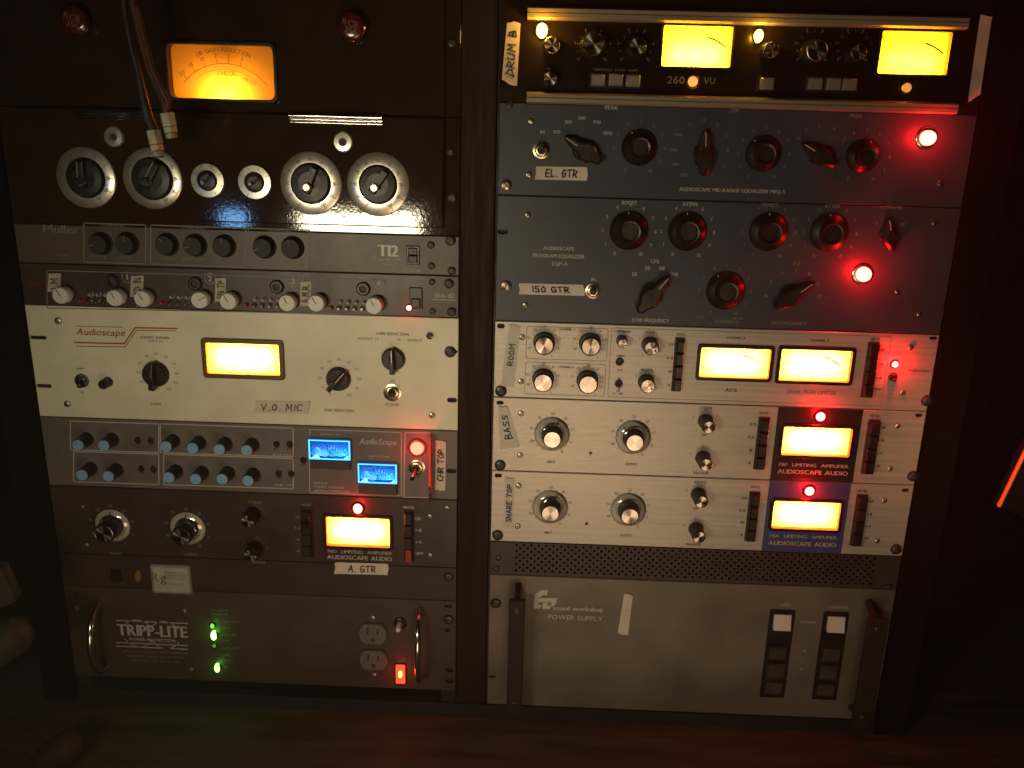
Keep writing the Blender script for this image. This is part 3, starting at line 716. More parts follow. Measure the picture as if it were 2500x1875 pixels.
# ------------------------------------------------------------------ UNIT: cream 3U leveller
zEF = zl(1052)
u = Unit('leveling_amplifier', 'large cream rack unit with one yellow meter and red logo lines', 'amplifier', LB, zDE, zEF, cream)
x0, x1, z0, z1 = meter(u, [(504,836),(684,841),(682,914),(508,912)], (1,.52,.06), (.5,.42,.3), 1.1, bez=.0055, bz=mat('bronze_bezel',(.10,.07,.03),.4,.3), kind='yellow', bulbs=3, bh=.010, needle=None, lcol=(1,.9,.62))
u.T('Audioscape', 245, 811, 16, inkr, wpx=118, sh=.25, bold=.03)
for k in (0, 8): u.line([(182,836+k),(304,839+k),(330-k*.2,800+k),(432,802+k)] if k == 0 else [(186,845),(306,847),(334,806),(430,808)], 3.5 if k == 0 else 2, inkr)
u.line([(186,796),(300,799)], 1.5, inkr)
u.T('LEVELING AMPLIFIER', 378, 824, 6, inkg, wpx=72); u.T('OPTO', 380, 833, 5, inkg, wpx=36)
screw(u, 143, 783, 9, 'slot', steel); screw(u, 165, 986, 8, 'slot', steel); screw(u, 1050, 819, 10, 'phillips', chrome); screw(u, 1054.5, 1014, 8, 'phillips', steel)
slot(u, 92, 824, 44, 9, -1); slot(u, 106, 942, 40, 9, -1); slot(u, 1106, 977, 30, 12, 1); slot(u, 1110, 859, 26, 10, 1); screw(u, 1099, 858.5, 14, 'slot', darksteel)
toggle(u, 197, 931, 17, .2, -1, .010, darksteel); 
x, z = P(376, 916, .01); ring(u, x, z, .0222, [str(v) for v in range(0,110,10)], -150, 150, .0032, inkg)
x, z = P(826, 927, .006); ring(u, x, z, .0222, [str(v) for v in range(0,110,10)], -150, 150, .0032, inkg)
barknob(u, 376, 916, 31, 8); barknob(u, 824, 928, 29, 42); barknob(u, 958.4, 879.6, 28, 0)
knob_cap(u, 250, 940, 11, .013, cm=bakelite)
toggle(u, 957, 960, 22, .3, 1, .012, brass, chrome)
u.T('GAIN', 380, 986, 6, inkg, wpx=26); u.T('PEAK REDUCTION', 828, 1002, 7, inkg, wpx=72); u.T('POWER', 958, 988, 6, inkg, wpx=34); u.T('ON', 958, 930, 5, inkg)
u.T('GAIN REDUCTION', 958, 815, 7, inkg, wpx=80); u.T('OUTPUT +4', 899, 827, 6, inkg, wpx=50); u.T('+8', 974, 829, 5, inkg); u.T('OUTPUT', 1012, 831, 6, inkg, wpx=36); u.T('LIMIT', 196, 900, 5, inkg, wpx=16); u.T('ON', 200, 958, 5, inkg, wpx=10)
tape(u, [(624,978),(757,980),(752,1010),(622,1008)], 'V.O. MIC', tape_s, im=inkg, hs=.5)
u.finish()
# ------------------------------------------------------------------ UNIT: opto with blue caps
zFG = zl(1221)
greyc = mat('cool_taupe_paint', (.125,.105,.098), .42, 0, nz=16, namt=.16, bump=.15, bscale=900)
u = Unit('stereo_opto_compressor', 'taupe rack unit with twelve blue-tipped knobs and two blue meters', 'compressor', LB, zEF, zFG, greyc)
for px, py in ((190.5,1087),(253,1088),(405,1091),(470,1095),(535,1098),(602,1100),(200,1160),(264,1163),(412,1166),(477,1169.5),(542,1170),(605,1174)):
    knob_cap(u, px, py, 14, .021, cm=bluecap, flat=True, tip=.98)
    x, z = P(px, py, .021); ring(u, x, z, .0128, ['']*9, -140, 140, .002, inkd, ticks=11, tl=.002, tr=.0105)
for px, py in ((335,1076),(367,1077),(344,1146),(374,1147),(674,1086),(706,1086),(679,1158),(710,1158),(740,1125)):
    toggle(u, px, py, 8, 0, -1, .009, darksteel, steel)
yy = lambda x_, b: b+.032*(x_-1118)
for a, b_, t, bo in ((172,388,1058,1112),(392,716,1058,1112),(172,388,1120,1214),(392,716,1120,1214)):
    t0 = 1058 if t < 1100 else 1132; b0 = 1128 if t < 1100 else 1206
    u.line([(a+(8 if t0>1100 else 0),yy(a,t0)),(b_,yy(b_,t0)),(b_,yy(b_,b0)),(a+(8 if t0>1100 else 0),yy(a,b0))], 2.5, inkw, True)
u.line([(756,yy(756,1060)),(980,yy(980,1060)),(980,yy(980,1214)),(756,yy(756,1214))], 2, inkw, True)
u.line([(989,1056),(1052,1057),(1050,1215),(986,1214)], 2.5, inkw, True)
for px, s_ in ((222,'THRESHOLD'),(455,'ATTACK'),(520,'RELEASE'),(590,'GAIN')): u.T(s_, px, yy(px,1062)+6, 5, inkd, wpx=44 if len(s_) > 5 else 26)
for px, s_ in ((232,'THRESHOLD'),(462,'ATTACK'),(527,'RELEASE'),(594,'GAIN')): u.T(s_, px, yy(px,1200), 5, inkd, wpx=40 if len(s_) > 5 else 26)
u.T('BYPASS', 690, 1110, 5, inkw, wpx=44); u.T('LINK HPF', 694, 1184, 5, inkw, wpx=48)
bez2 = mat('taupe_meter_bezel', (.05,.04,.035), .4)
for c, lo_ in (([(757,1069),(857,1072),(856,1118),(759,1116)],1145),([(877,1127),(971,1130),(969,1176),(878,1173)],1203)):
    x0, x1, z0, z1 = meter(u, c, (.03,.20,.85), (.02,.08,.25), .24, bez=.0012, bz=mat('blue_lit_cover',(.05,.25,.6),.15), kind='blue', bulbs=2, bh=.009, bulbz=-.55, needle=-1.5, proud=.006, lcol=(.45,.75,1))
    zz = P(900, lo_)[1]; mb = MB(); mb.box(x0,x1,-.006,0,zz,z0-.0015,bez2,.001); put('meter_shroud', mb.mesh('meter_shroud'), u.root, (0,0,0))
    # edges of the clear meter cover, emissive in place of the bulb's light
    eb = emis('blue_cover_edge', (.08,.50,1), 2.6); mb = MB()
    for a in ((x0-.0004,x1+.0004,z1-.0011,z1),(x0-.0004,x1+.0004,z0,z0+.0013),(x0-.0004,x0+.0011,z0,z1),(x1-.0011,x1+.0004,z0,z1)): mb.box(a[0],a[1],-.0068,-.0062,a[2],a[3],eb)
    put('cover_edge', mb.mesh('cover_edge'), u.root, (0,0,0))
    wl_ = emis('blue_glint_bright', (.35,.78,1), 1.6); mb = MB(); w_ = x1-x0; h_ = z1-z0  # glowing shapes on the cover stand in for glints and reflections
    mb.add([(x0+w_*.16,-.0072,z0+h_*.60),(x0+w_*.22,-.0072,z0+h_*.66),(x0+w_*.46,-.0072,z0+h_*.20),(x0+w_*.36,-.0072,z0+h_*.14)], [(0,1,2,3)], emis('blue_glint_soft', (.16,.6,1), 1.1))
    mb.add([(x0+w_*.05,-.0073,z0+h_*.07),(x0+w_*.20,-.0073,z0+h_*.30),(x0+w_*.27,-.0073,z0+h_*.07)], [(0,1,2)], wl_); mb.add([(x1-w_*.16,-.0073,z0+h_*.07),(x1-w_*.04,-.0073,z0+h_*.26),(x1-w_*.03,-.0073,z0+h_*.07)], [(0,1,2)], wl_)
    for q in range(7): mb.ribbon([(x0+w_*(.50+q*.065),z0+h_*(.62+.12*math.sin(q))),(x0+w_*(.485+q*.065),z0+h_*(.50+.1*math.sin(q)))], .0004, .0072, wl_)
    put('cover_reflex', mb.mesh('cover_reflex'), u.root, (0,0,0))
u.T('AudioScape', 922, 1078, 15, inkw, wpx=90, sh=.2, bold=.02); u.T('GAIN REDUCTION', 806, 1060, 4, inkw, wpx=48); u.T('GAIN REDUCTION', 925, 1114, 4, inkw, wpx=48)
for s_, y_, w in (('OPTO-4', 1179, 32),('STEREO VARIABLE', 1189, 74),('LIMITER-COMPRESSOR', 1199, 88)): u.T(s_, 766+w/2, y_, 6, inkw, wpx=w)
lamp(u, 1017.5, 1096, 16, 'deep', 13, .035, prot=.008, bezel=mat('red_bezel',(.2,.02,.02),.3))
toggle(u, 1017, 1143, 20, -.5, -1, .019, brass, chrome)
mb = MB(); xa, za = P(1053,1054,.0); xb, zb_ = P(1064,1217,.0)
mb.box(xa-.0005,xa+.0008,-.016,-.0002,zb_,za-.002,redacr); g = put('acrylic_guard', mb.mesh('acrylic_guard'), u.root, (0,0,0))
mb = MB(); mb.box(xa-.0008,xa+.0011,-.0172,-.0162,zb_+.022,za-.002,emis('glow_acrylic_edge',(1,.035,.012),.9)); put('glow_edge', mb.mesh('glow_edge'), g, (0,0,0))  # edge given its own emission in place of the lamp's light
tape(u, [(1064,1072),(1089,1077),(1087,1197),(1062,1195)], 'CHR TOP', vert=True, hs=.55, fill=.62)
slot(u, 1104, 1150, 28, 11, 1)
u.finish()
# ------------------------------------------------------------------ 76-style limiters
def strip_labels(u, pts, labs, m, h=7, w=None):
    for (px, py), s_ in zip(pts, labs): u.T(s_, px, py, h, m, wpx=w or (8*len(s_)))
zGH = zl(1387)
u = Unit('black_limiting_amplifier', 'black limiting amplifier with silver-capped knobs above the power conditioner', 'amplifier', LB, zFG, zGH, brownp, group='76 type limiting amplifiers')
for cx, cy, sk in ((253,1304,44),(440.6,1311,44)):
    x, z = knob_cap(u, cx, cy, 23, .022, skirt=sk); ring(u, x, z, .0265, ['','48','36','30','24','18','12','6','0'], -150, 150, .0034, inkd, ticks=17, tr=.0225)
for cx, cy in ((604.7,1272.6),(611,1356.7)):
    x, z = knob_cap(u, cx, cy, 16.5, .020); ring(u, x, z, .0140, ['1','3','5','7'], -140, 90, .003, inkd)
u.T('INPUT', 284, 1351, 7, inkd, wpx=26); u.T('OUTPUT', 466, 1353, 7, inkd, wpx=34); u.T('ATTACK', 622, 1220+6, 7, inkd, wpx=32); u.T('RELEASE', 632, 1372, 7, inkd, wpx=34)
strip(u, [(739,1243),(764,1244),(762,1358),(737,1356)], 4); strip(u, [(990,1248),(1009,1249),(1007,1370),(987,1368)], 4, lit=0)
x0, x1, z0, z1 = meter(u, [(798,1261),(953,1264),(951,1334),(798,1331)], (1,.40,.085), (.6,.4,.2), 1.15, bez=.004, kind='amber', bulbs=3, bh=.0095, needle=None)
lamp(u, 873, 1243, 11, 'red', 14, .05, prot=.006, oval=1.15)
u.T('METER', 998, 1239, 7, inkw, wpx=26); strip_labels(u, ((1021,1266),(1021,1294),(1021,1323),(1022,1351)), ('GR','+8','+4','OFF'), inkw, 8)
u.T('RATIO', 749, 1232, 6, inkd, wpx=20); strip_labels(u, ((728,1262),(728,1288),(728,1317),(728,1345)), ('20','12','8','4'), inkd)
u.T('76D  LIMITING  AMPLIFIER', 878, 1348, 8, inkw, wpx=158); u.T('AUDIOSCAPE AUDIO', 878, 1362, 11, inkw, wpx=158, bold=.04)
for a in ((1049.5,1260),(1049.5,1355),(1091.5,1240),(202,1238),(212,1330)): screw(u, a[0], a[1], 6, 'phillips', steel)
redb = mat('red_off_button', (.35,.03,.02), .35)
x, z = P(998,1357,.008); mb = MB(); mb.prism([(-.0035,-.008),(.0035,-.008),(.0035,.008),(-.0035,.008)], .009, .0108, redb, .0008); put('off_button', mb.mesh('off_button'), u.root, (x,0,z))
u.finish()
# tape runs over the seam and sticks to the blank panel below
zHI = zl(1468)
u = Unit('blank_service_panel', 'dark blank rack panel with framed paper label and short tape', 'panel', LB, zGH, zHI, brownp)
tape(u, [(820,1372),(950,1376),(948,1403),(818,1400)], 'A. GTR', hs=.55, fill=.5)
x0, x1, z0, z1 = rect_px(u, [(368,1376),(466,1380),(470,1450),(372,1447)])
mb = MB(); mb.prism(rrect(x0,x1,z0,z1,.003), 0, .0015, mat('label_frame',(.20,.18,.15),.4), .0005); k = put('paper_label', mb.mesh('paper_label'), u.root, (0,0,0))
mb = MB(); lbm = mat('label_paper',(.40,.37,.30),.6, nz=60, namt=.12)
mb.add([(x0+.0022,-.00175,z0+.0022),(x1-.0022,-.00175,z0+.0022),(x1-.0022,-.00175,z1-.0022),(x0+.0022,-.00175,z1-.0022)], [(0,1,2,3)], lbm); w = x1-x0; h = z1-z0
mb.ribbon([(x0+.003,z0+.003),(x1-.003,z0+.003),(x1-.003,z1-.003),(x0+.003,z1-.003),(x0+.003,z0+.003)], .0005, .0019, inkg)
text(mb, 'Rg', x0+w*.2, z0+h*.56, h*.3, inkg, d=.002, bold=.03)
for q, (wz, ww) in enumerate(((.74,.52),(.64,.55),(.54,.5),(.34,.34))): text(mb, ('PROFESSIONAL AUDIO','EQUIPMENT RENTALS','SALES AND SERVICE','STUDIO CITY')[q], x0+w*.62, z0+h*wz, h*.07, inkg, d=.002, W=w*ww)
put('label_print', mb.mesh('label_print'), k, (0,0,0))
x0, x1, z0, z1 = rect_px(u, [(273,1391),(297,1391),(298,1418),(275,1418)]); mb = MB(); mb.box(x0,x1,-.004,0,z0,z1,plasticb,.001); put('rocker_switch', mb.mesh('rocker_switch'), u.root, (0,0,0))
lamp(u, 336, 1408, 8, 'dim', .06, 0, prot=.006, oval=1.7, name='indicator_lamp')
for a in ((179,1368+30),(187,1452),): screw(u, a[0], a[1], 6, 'phillips', darksteel)
screw(u, 1095, 1408, 12, 'hex', darksteel)
u.finish()
# ------------------------------------------------------------------ power conditioner
zIE = zl(1688)
u = Unit('power_conditioner', 'charcoal power conditioner with two sockets, chrome handles and green lights', 'power conditioner', LB, zHI, zIE, grayp)
u.T('TRIPP-LITE', 372, 1540, 30, inkw, wpx=168, bold=.05)
for y_ in (1514,1568,1577): u.line([(284,y_),(458,y_+8)], 2.5, inkw)
u.T('POWER PROTECTION', 372, 1562, 8, inkw, wpx=110)
for cx_, cy_ in ((337,1546),(403,1550)):
    x, z = P(cx_, cy_); rr = 37*SCL(cx_, cy_)
    for s0, s1 in ((28,152),(208,332)): u.lines([(x+rr*math.cos(R(t)), z+rr*math.sin(R(t))) for t in range(s0,s1+1,8)], .0014, inkw)
for i, (y_, w) in enumerate(((1592,160),(1603,140),(1614,120))): u.T(('ISOLATED FILTER BANKS SURGE SUPPRESSOR','NETWORK GRADE AC LINE FILTER','SPIKE AND NOISE PROTECTION')[i], 380, y_, 6, inkd, wpx=w)
u.T('LINE INPUT', 537, 1490, 6, inkd, wpx=42); u.T('MONITOR', 537, 1499, 6, inkd, wpx=42)
for y_, s_ in ((1518,'LINE HIGH'),(1532,'HIGH'),(1550,'NORMAL'),(1564,'LOW'),(1582,'LINE LOW'),(1598,'LINE'),(1612,'FAULT'),(1628,'OK')): u.T(s_, 545+len(s_)*2.4, y_, 6, inkd, al='c')
lamp(u, 521, 1553, 6.5, 'green', 10, .004, prot=.005, oval=1.8, bezel=plasticb); lamp(u, 518, 1529, 5, 'green', 1.0, .0015, prot=.005, bezel=plasticb, oval=1.3); lamp(u, 529.5, 1632, 6.5, 'green', 6, .003, prot=.005, oval=1.7, bezel=plasticb)
lamp(u, 523, 1577, 4, 'green', .35, 0, prot=.005, bezel=plasticb)
sock = mat('socket_plastic', (.13,.11,.09), .45)
for cx_, cy_ in ((910,1549),(911.5,1613)):
    x, z = P(cx_, cy_, .003); w = 34*SCL(cx_, cy_)
    def mk():
        mb = MB(); pts = []
        for t in range(0,360,10):
            a = R(t); pts.append((w*math.cos(a), max(-w*.80, min(w*.80, w*math.sin(a)))))
        mb.prism([(p[0]*1.07,p[1]*1.07) for p in pts], 0, .0012, ink); mb.prism(pts, .001, .0035, sock, .0007)
        for a, b in ((-.36,.55),(.36,.45)): mb.box(a*w-.0011,a*w+.0011,-.0042,-.003,w*.02,w*b,ink)
        mb.prism(circ(0,-w*.42,w*.15,12), .003, .0042, ink)
        return mb.mesh('socket')
    put('socket', cached('socket',mk), u.root, (x,0,z))
screw(u, 910, 1508, 7, 'slot', steel); screw(u, 913, 1647, 7, 'slot', steel); screw(u, 450, 1492, 7, 'phillips', steel); screw(u, 465, 1635, 7, 'phillips', steel)
x, z = P(972,1538,.016); mb = MB(); mb.lathe([(.0078,0),(.0078,.003),(.0062,.004)], plasticb, 30); k = put('breaker', mb.mesh('breaker'), u.root, (x,0,z)); mb = MB(); mb.lathe([(.0034,.003),(.0034,.014),(.0028,.0165)], whitep, 20); put('breaker_button', mb.mesh('breaker_button'), k, (x,0,z))
x0, x1, z0, z1 = rect_px(u, [(967,1625),(989,1625),(988,1667),(967,1667)], .003)
mb = MB(); mb.box(x0-.0015,x1+.0015,-.0015,0,z0-.0015,z1+.0015,plasticb,.0005); k = put('power_rocker', mb.mesh('power_rocker'), u.root, (0,0,0))
mb = MB(); zc = (z0+z1)/2
rl = emis('rocker_glow', (1,.06,.02), 2.2); rh = emis('rocker_bulb', (1,.40,.08), 5)
mb.add([(x0,-.0045,z0),(x1,-.0045,z0),(x1,-.0015,z1),(x0,-.0015,z1),(x0,-.0048,z0),(x1,-.0048,z0)], [(0,1,2,3)], rl)
mb.box(x0,x0+.0008,-.0048,-.001,z0,z1,rl); mb.box(x1-.0008,x1,-.0048,-.001,z0,z1,rl)
put('rocker_lens', mb.mesh('rocker_lens'), k, (0,0,0))
mb = MB(); mb.prism(rrect((x0+x1)/2-.0022,(x0+x1)/2+.0022,zc-.004,zc+.005,.002), .003, .0047, rh); put('rocker_bulb', mb.mesh('rocker_bulb'), k, (0,0,0))
l = bpy.data.lights.new('halo_light','POINT'); l.energy = .02; l.color = (1,.02,.01); l.shadow_soft_size = .004; lo = bpy.data.objects.new('halo_light', l); COL.objects.link(lo); lo.location = ((x0+x1)/2,-.011,zc)  # added point lamp before the rocker, spreads its red glow
def dhandle(px, y0, y1, prot):
    xt, zt = P(px, y0, prot); xb, zb_ = P(px, y1, prot); x_ = (xt+xb)/2; zt += .004; pts = []
    zt0 = zt; zb0 = zb_; n = 16
    for i in range(n+1):
        t = i/n; e = math.sin(math.pi*t)**.38 if 0 < t < 1 else 0
        pts.append((x_, -.001-prot*e, zt0+(zb0-zt0)*t))
    mb = MB(); mb.tube(pts, .0034, chrome, 14); put('handle', mb.mesh('handle'), u.root, (0,0,0))
dhandle(1019, 1530, 1690, .034); dhandle(222, 1515, 1668, .034)
screw(u, 1095, 1512, 12, 'hex', darksteel); slot(u, 1094, 1480, 20, 8); slot(u, 1092, 1538, 14, 12); slot(u, 1097, 1636, 20, 12); slot(u, 1097, 1663, 20, 12)
screw(u, 187, 1485, 7, 'slot', steel)
u.finish()
# =================================================================== RIGHT BAY
zJK = zr(250, 1222); zKL = zr(476, 1216); zLM = zr(783, 1210); zMN = zr(969, 1207); zNO = zr(1148, 1199); zOP = zr(1321, 1196); zPQ = zr(1402, 1194); zQE = zr(1719, 1188)
gloss = mat('gloss_black_panel', (.010,.006,.004), .22, 0, nz=30, namt=.3)
u = Unit('dual_compressor', 'glossy black dual compressor with two yellow meters between polished bars', 'compressor', RB, ZT-.002, zJK, gloss)
polbar = mat('polished_aluminium_bar', (.34,.27,.19), .36, .35, nz=12, namt=.15, stretch=(.5,10,10))
for (a, ya), (b, yb), h in (((1288,22),(2365,62),30),((1286,234),(2338,268),28)):
    xa, za = P(a, ya, .012); xb, zb_ = P(b, yb, .012); zz = (za+zb_)/2; hh = h*SCL(1800, 40)*.5
    mb = MB(); prof = [(-.0002,-hh),(-.010,-hh),(-.0128,-hh*.72),(-.0128,-hh*.1),(-.0112,0),(-.0128,hh*.1),(-.0128,hh*.6),(-.009,hh),(-.0002,hh)]
    vs = [(xx,y_,zz+dz) for xx in (xa,xb) for y_, dz in prof]; n = len(prof)
    mb.add(vs, [(i,(i+1) % n,n+(i+1) % n,n+i) for i in range(n)]+[tuple(range(n)),tuple(range(n,2*n))], polbar)
    put('trim_bar', mb.mesh('trim_bar'), u.root, (0,0,0))
ym = (1,.62,.018)
for j, c in enumerate(([(1616,63),(1786,65),(1783,165),(1618,162)],[(2149,76),(2322,79),(2306,183),(2142,180)])):
    x0, x1, z0, z1 = rect_px(u, c); 
    meter(u, c, ym, (.6,.5,.1), 1.25 if j == 0 else .55, bez=.002, kind='lemon%d' % j, bulbs=3, bh=.011, bulbz=-.22, needle=None, arc='vu', proud=.004, lcol=(1,.95,.5))
for px, py, r_, dd in ((1348,110,20,.016),(1449.5,107,28,.018),(1556.6,112.5,21,.016),(1884,122,19,.016),(1996,123,26,.018),(2097.5,127,19,.016)): knob_cap(u, px, py, r_, dd)
knob_cap(u, 1344, 192, 17, .012)
for grp in (((1460,195),(1504,195),(1546,197)),((1991,204),(2036,205),(2075,206)),((1873,204),)):
    xs = [P(a, b, .006) for a, b in grp]; sc = SCL(*grp[0]); hw = 17*sc; hh = 14*sc
    mb = MB(); mb.box(xs[0][0]-hw*1.35,xs[-1][0]+hw*1.35,-.0018,0,xs[0][1]-hh*1.4,xs[0][1]+hh*1.4,plasticb,.0006); k = put('button_bezel', mb.mesh('button_bezel'), u.root, (0,0,0))
    for x, z in xs:
        def mk():
            mb = MB(); mb.prism(rrect(-hw,hw,-hh,hh,.0012,2), .001, .0075, mat('satin_button',(.5,.46,.40),.3,.7), .0014); return mb.mesh('push_button')
        put('push_button', cached(('cb',round(hw,4)),mk), k, (x,0,z))
lamp(u, 1323, 74, 13, 'amber', 9, .11, prot=.012, bezel=brass, oval=1.3); lamp(u, 1854, 87, 10, 'amber', 7, .07, prot=.012, bezel=brass, oval=1.5)
lamp(u, 1692, 199, 12, 'dim', 1.3, .003, prot=.004, bezel=brass, name='meter_lamp'); lamp(u, 2215, 214, 11, 'dim', .8, .002, prot=.004, bezel=brass, name='meter_lamp')
u.T('SOLID COMPRESSOR', 1430, 47, 8, inkd, wpx=130); u.T('LIMITER', 1550, 50, 8, inkd, wpx=70)
u.T('260', 1650, 195, 17, inkd, wpx=42, bold=.02); u.T('VU', 1732, 197, 15, inkd, wpx=28)
u.T('THRESHOLD  RATIO  SLOPE', 1502, 171, 5, inkd, wpx=110); u.T('IN', 1340, 168, 5, inkd)
for px in (1449,1556,1996,2097):
    x, z = P(px, 112, .016); ring(u, x, z, .0178, ['0','2','4','6','8','10'], -130, 130, .0028, inkd, ticks=11, tr=.0145)
tape(u, [(1238,54),(1271,56),(1262,212),(1225,196)], 'DRUM B', vert=True, hs=.5, fill=.72, m=tape_d)
tape(u, [(2392,38),(2421,40),(2392,232),(2362,248)], '', m=tape_d)
u.finish()
# ------------------------------------------------------------------ mid range EQ
u = Unit('mid_range_equalizer', 'blue-grey equalizer under the black compressor, with masking tape and red lamp', 'equalizer', RB, zJK, zKL, bluep, group='blue-grey passive equalizers')
screw(u, 1296.6, 295, 7, 'phillips', brass); screw(u, 1291, 426, 7, 'phillips', brass); screw(u, 1244, 257, 9, 'slot', darksteel); screw(u, 1236, 451, 13, 'slot', brass); screw(u, 2295, 448, 8, 'phillips', brass)
toggle(u, 1322, 366, 21, .2, 1, .010, brass, darksteel)
chicken(u, 1424, 366, 92, -58); daka(u, 1562, 361, 47, -30); chicken(u, 1720, 376, 92, -3); daka(u, 1867, 376, 47, -40); chicken(u, 2000, 378, 84, -60); daka(u, 2112, 382, 44, 20)
for px, py, s_ in ((1324,322,'IN'),(1359,322,'200'),(1387.5,298,'300'),(1421,288,'500'),(1457,298,'700'),(1484,325,'1000'),(1669.6,427,'200'),(1649,401,'300'),(1644,366,'500'),(1656,329,'700'),(1684,305,'1'),(1718,295,'1.5'),(1752,305,'2'),(1772,331,'3'),(1776,366,'4'),(1767,404,'5'),(1740,428,'7'),(1951,338,'1.5'),(1968,318,'2'),(2000,306,'3'),(2036,314,'4'),(2062,338,'5')): u.T(s_, px, py, 8, inkw if px < 1500 else inkd)  # right-hand print takes the dimmer ink, shade put into its colour
for (px, py) in ((1562,361),(1867,376),(2112,382)):
    x, z = P(px, py, .004); ring(u, x, z, .0262, [str(v) for v in range(11)], -150, 150, .0034, inkd)
u.T('PEAK', 1493, 262.5, 9, inkw, wpx=32); u.T('DIP', 1795, 270, 9, inkd, wpx=20); u.T('PEAK', 2090, 283, 9, inkd, wpx=30)
u.T('AUDIOSCAPE MID-RANGE EQUALIZER MEQ-5', 1787, 465, 8.5, inkw, wpx=258)
lamp(u, 2269, 337, 18, 'red', 10, .24, prot=.013, bezel=brass)
tape(u, [(1309,406),(1434,408),(1433,441),(1306,438)], 'EL. GTR', hs=.52, fill=.6)
u.finish()
# ------------------------------------------------------------------ program EQ
u = Unit('program_equalizer', 'tall blue-grey program equalizer above the silver units, with larger lettering', 'equalizer', RB, zKL, zLM, bluep, group='blue-grey passive equalizers')
screw(u, 1288.5, 524, 7, 'phillips', brass); screw(u, 1283, 744, 7, 'phillips', brass); screw(u, 1235.6, 697, 13, 'slot', brass); slot(u, 1224, 566, 34, 11, -1)
for px, py in ((2280,545),(2190,712),(2243,767)): screw(u, px, py, 6, 'phillips', brass)
u.T('AUDIOSCAPE', 1364, 606.5, 9, inkw, wpx=75); u.T('PROGRAM EQUALIZER', 1364, 625, 9, inkw, wpx=126); u.T('EQP-A', 1367, 644, 9, inkw, wpx=38)
for px, py, t_, tx, ty in ((1536.7,565,'BOOST',1536.7,495),(1680,567,'ATTEN',1684.5,498),(1880,568,'BOOST',1882,500),(2029,570,'ATTEN',2032,503)):
    x, z = daka(u, px, py, 51, -5); x, z = P(px, py, .004); ring(u, x, z, .0278, [str(v) for v in range(11)], -150, 150, .0038, inkw if px < 1800 else inkd); u.T(t_, tx, ty, 9, inkw if px < 1800 else inkd, wpx=36)  # dim ink on the right pair, fading light put into the print
x, z = daka(u, 1774, 713, 51, -30); x, z = P(1772, 712, .004); ring(u, x, z, .0278, [str(v) for v in range(11)], -150, 150, .0036, inkd); u.T('BANDWIDTH', 1774, 785, 8, inkd, wpx=58); u.T('SHARP', 1708, 773, 5, inkd, wpx=20); u.T('BROAD', 1802, 777, 5, inkd, wpx=24)
u.T('CPS', 1599, 638, 9, inkw, wpx=20)
for px, py, s_ in ((1549,669,'20'),(1581,654.5,'30'),(1616,654.5,'60'),(1647,670,'100')): u.T(s_, px, py, 9, inkw)
chicken(u, 1594, 719, 98, 38)
u.T('LOW FREQUENCY', 1588, 782, 9, inkw, wpx=90); u.T('HIGH FREQUENCY', 1926, 789, 8, inkd, wpx=88); u.T('KCS', 1945, 643, 8, inkd, wpx=18)
for px, py, s_ in ((1882,688,'3'),(1909,667,'4'),(1943,660,'5'),(1975,668,'8'),(1995,692,'10'),(2000,724,'12'),(1870,722,'16')): u.T(s_, px, py, 8, inkd)
chicken(u, 1936, 722, 92, 52); u.T('ATTEN SEL', 2176, 507, 8, inkd, wpx=58); chicken(u, 2172, 575, 70, -15)
u.T('5', 2140, 545, 7, inkd); u.T('10', 2170, 530, 7, inkd); u.T('20', 2204, 547, 7, inkd)
toggle(u, 1448.5, 711, 19, 0, 1, .006, brass, darksteel); u.T('IN', 1448.5, 682, 8, inkw)
lamp(u, 2111, 671, 18, 'red', 10, .30, prot=.011, bezel=brass)
tape(u, [(1267,691),(1424,695),(1429,722),(1268,718)], '150 GTR', hs=.5, fill=.58, off=-.02)
u.finish()
# ------------------------------------------------------------------ AS76
u = Unit('dual_peak_limiter', 'silver dual peak limiter with two yellow VU meters, topmost of the silver units', 'limiter', RB, zLM, zMN, silver)
slot(u, 1223, 796, 19, 12); screw(u, 1223, 954, 14, 'hex', darksteel); slot(u, 2281, 823, 22, 14); screw(u, 2262, 978, 14, 'hex', darksteel)
for a in ((1275,823),(1272,931),(2222.5,848),(2203,958)): screw(u, a[0], a[1], 7.5, 'phillips', steel)
for c in ([(1286,797),(1485,802),(1481,881),(1284,876)],[(1283,884),(1480,889),(1475,968),(1281,961)],[(1494,802),(2178,820),(2150,990),(1483,970)]):
    x0, x1, z0, z1 = rect_px(u, c); z0 = max(z0, u.z0+.003); z1 = min(z1, u.z1-.003); q = rrect(x0,x1,z0,z1,.003); u.lines(q+[q[0]], .0006, inkg)
for px, py in ((1328.6,844.6),(1442.5,847),(1326,935.4),(1436,939.5)):
    x, z = knob_cap(u, px, py, 23, .017); ring(u, x, z, .0178, ['','48','36','30','24','18','12','6','0'], -150, 150, .0026, ink, ticks=17, tr=.0142, tl=.0012)
for px, py, r_ in ((1591,851,17.5),(1582,943.6,17.5)):
    x, z = knob_cap(u, px, py, r_, .018, dot=True); ring(u, x, z, .0135, ['1','','3','','5','','7'], -150, 120, .0026, ink, ticks=0)
knob_cap(u, 1521, 839, 12, .015, dot=True)
toggle(u, 1513, 884.5, 10, 0, .2, .006, darksteel, steel); toggle(u, 1511, 938, 10, 0, -1, .008, darksteel, steel)
strip(u, [(1653,828),(1671,829),(1660,955),(1641,953)], 4); strip(u, [(2123,838),(2144,840),(2128,970),(2106,968)], 4)
strip_labels(u, ((1640,841),(1637,874),(1636,907),(1632,940)), ('20','12','8','4'), ink, 6); strip_labels(u, ((2154,855),(2148,889),(2144,922),(2140,950)), ('GR','+8','+4','OFF'), ink, 6)
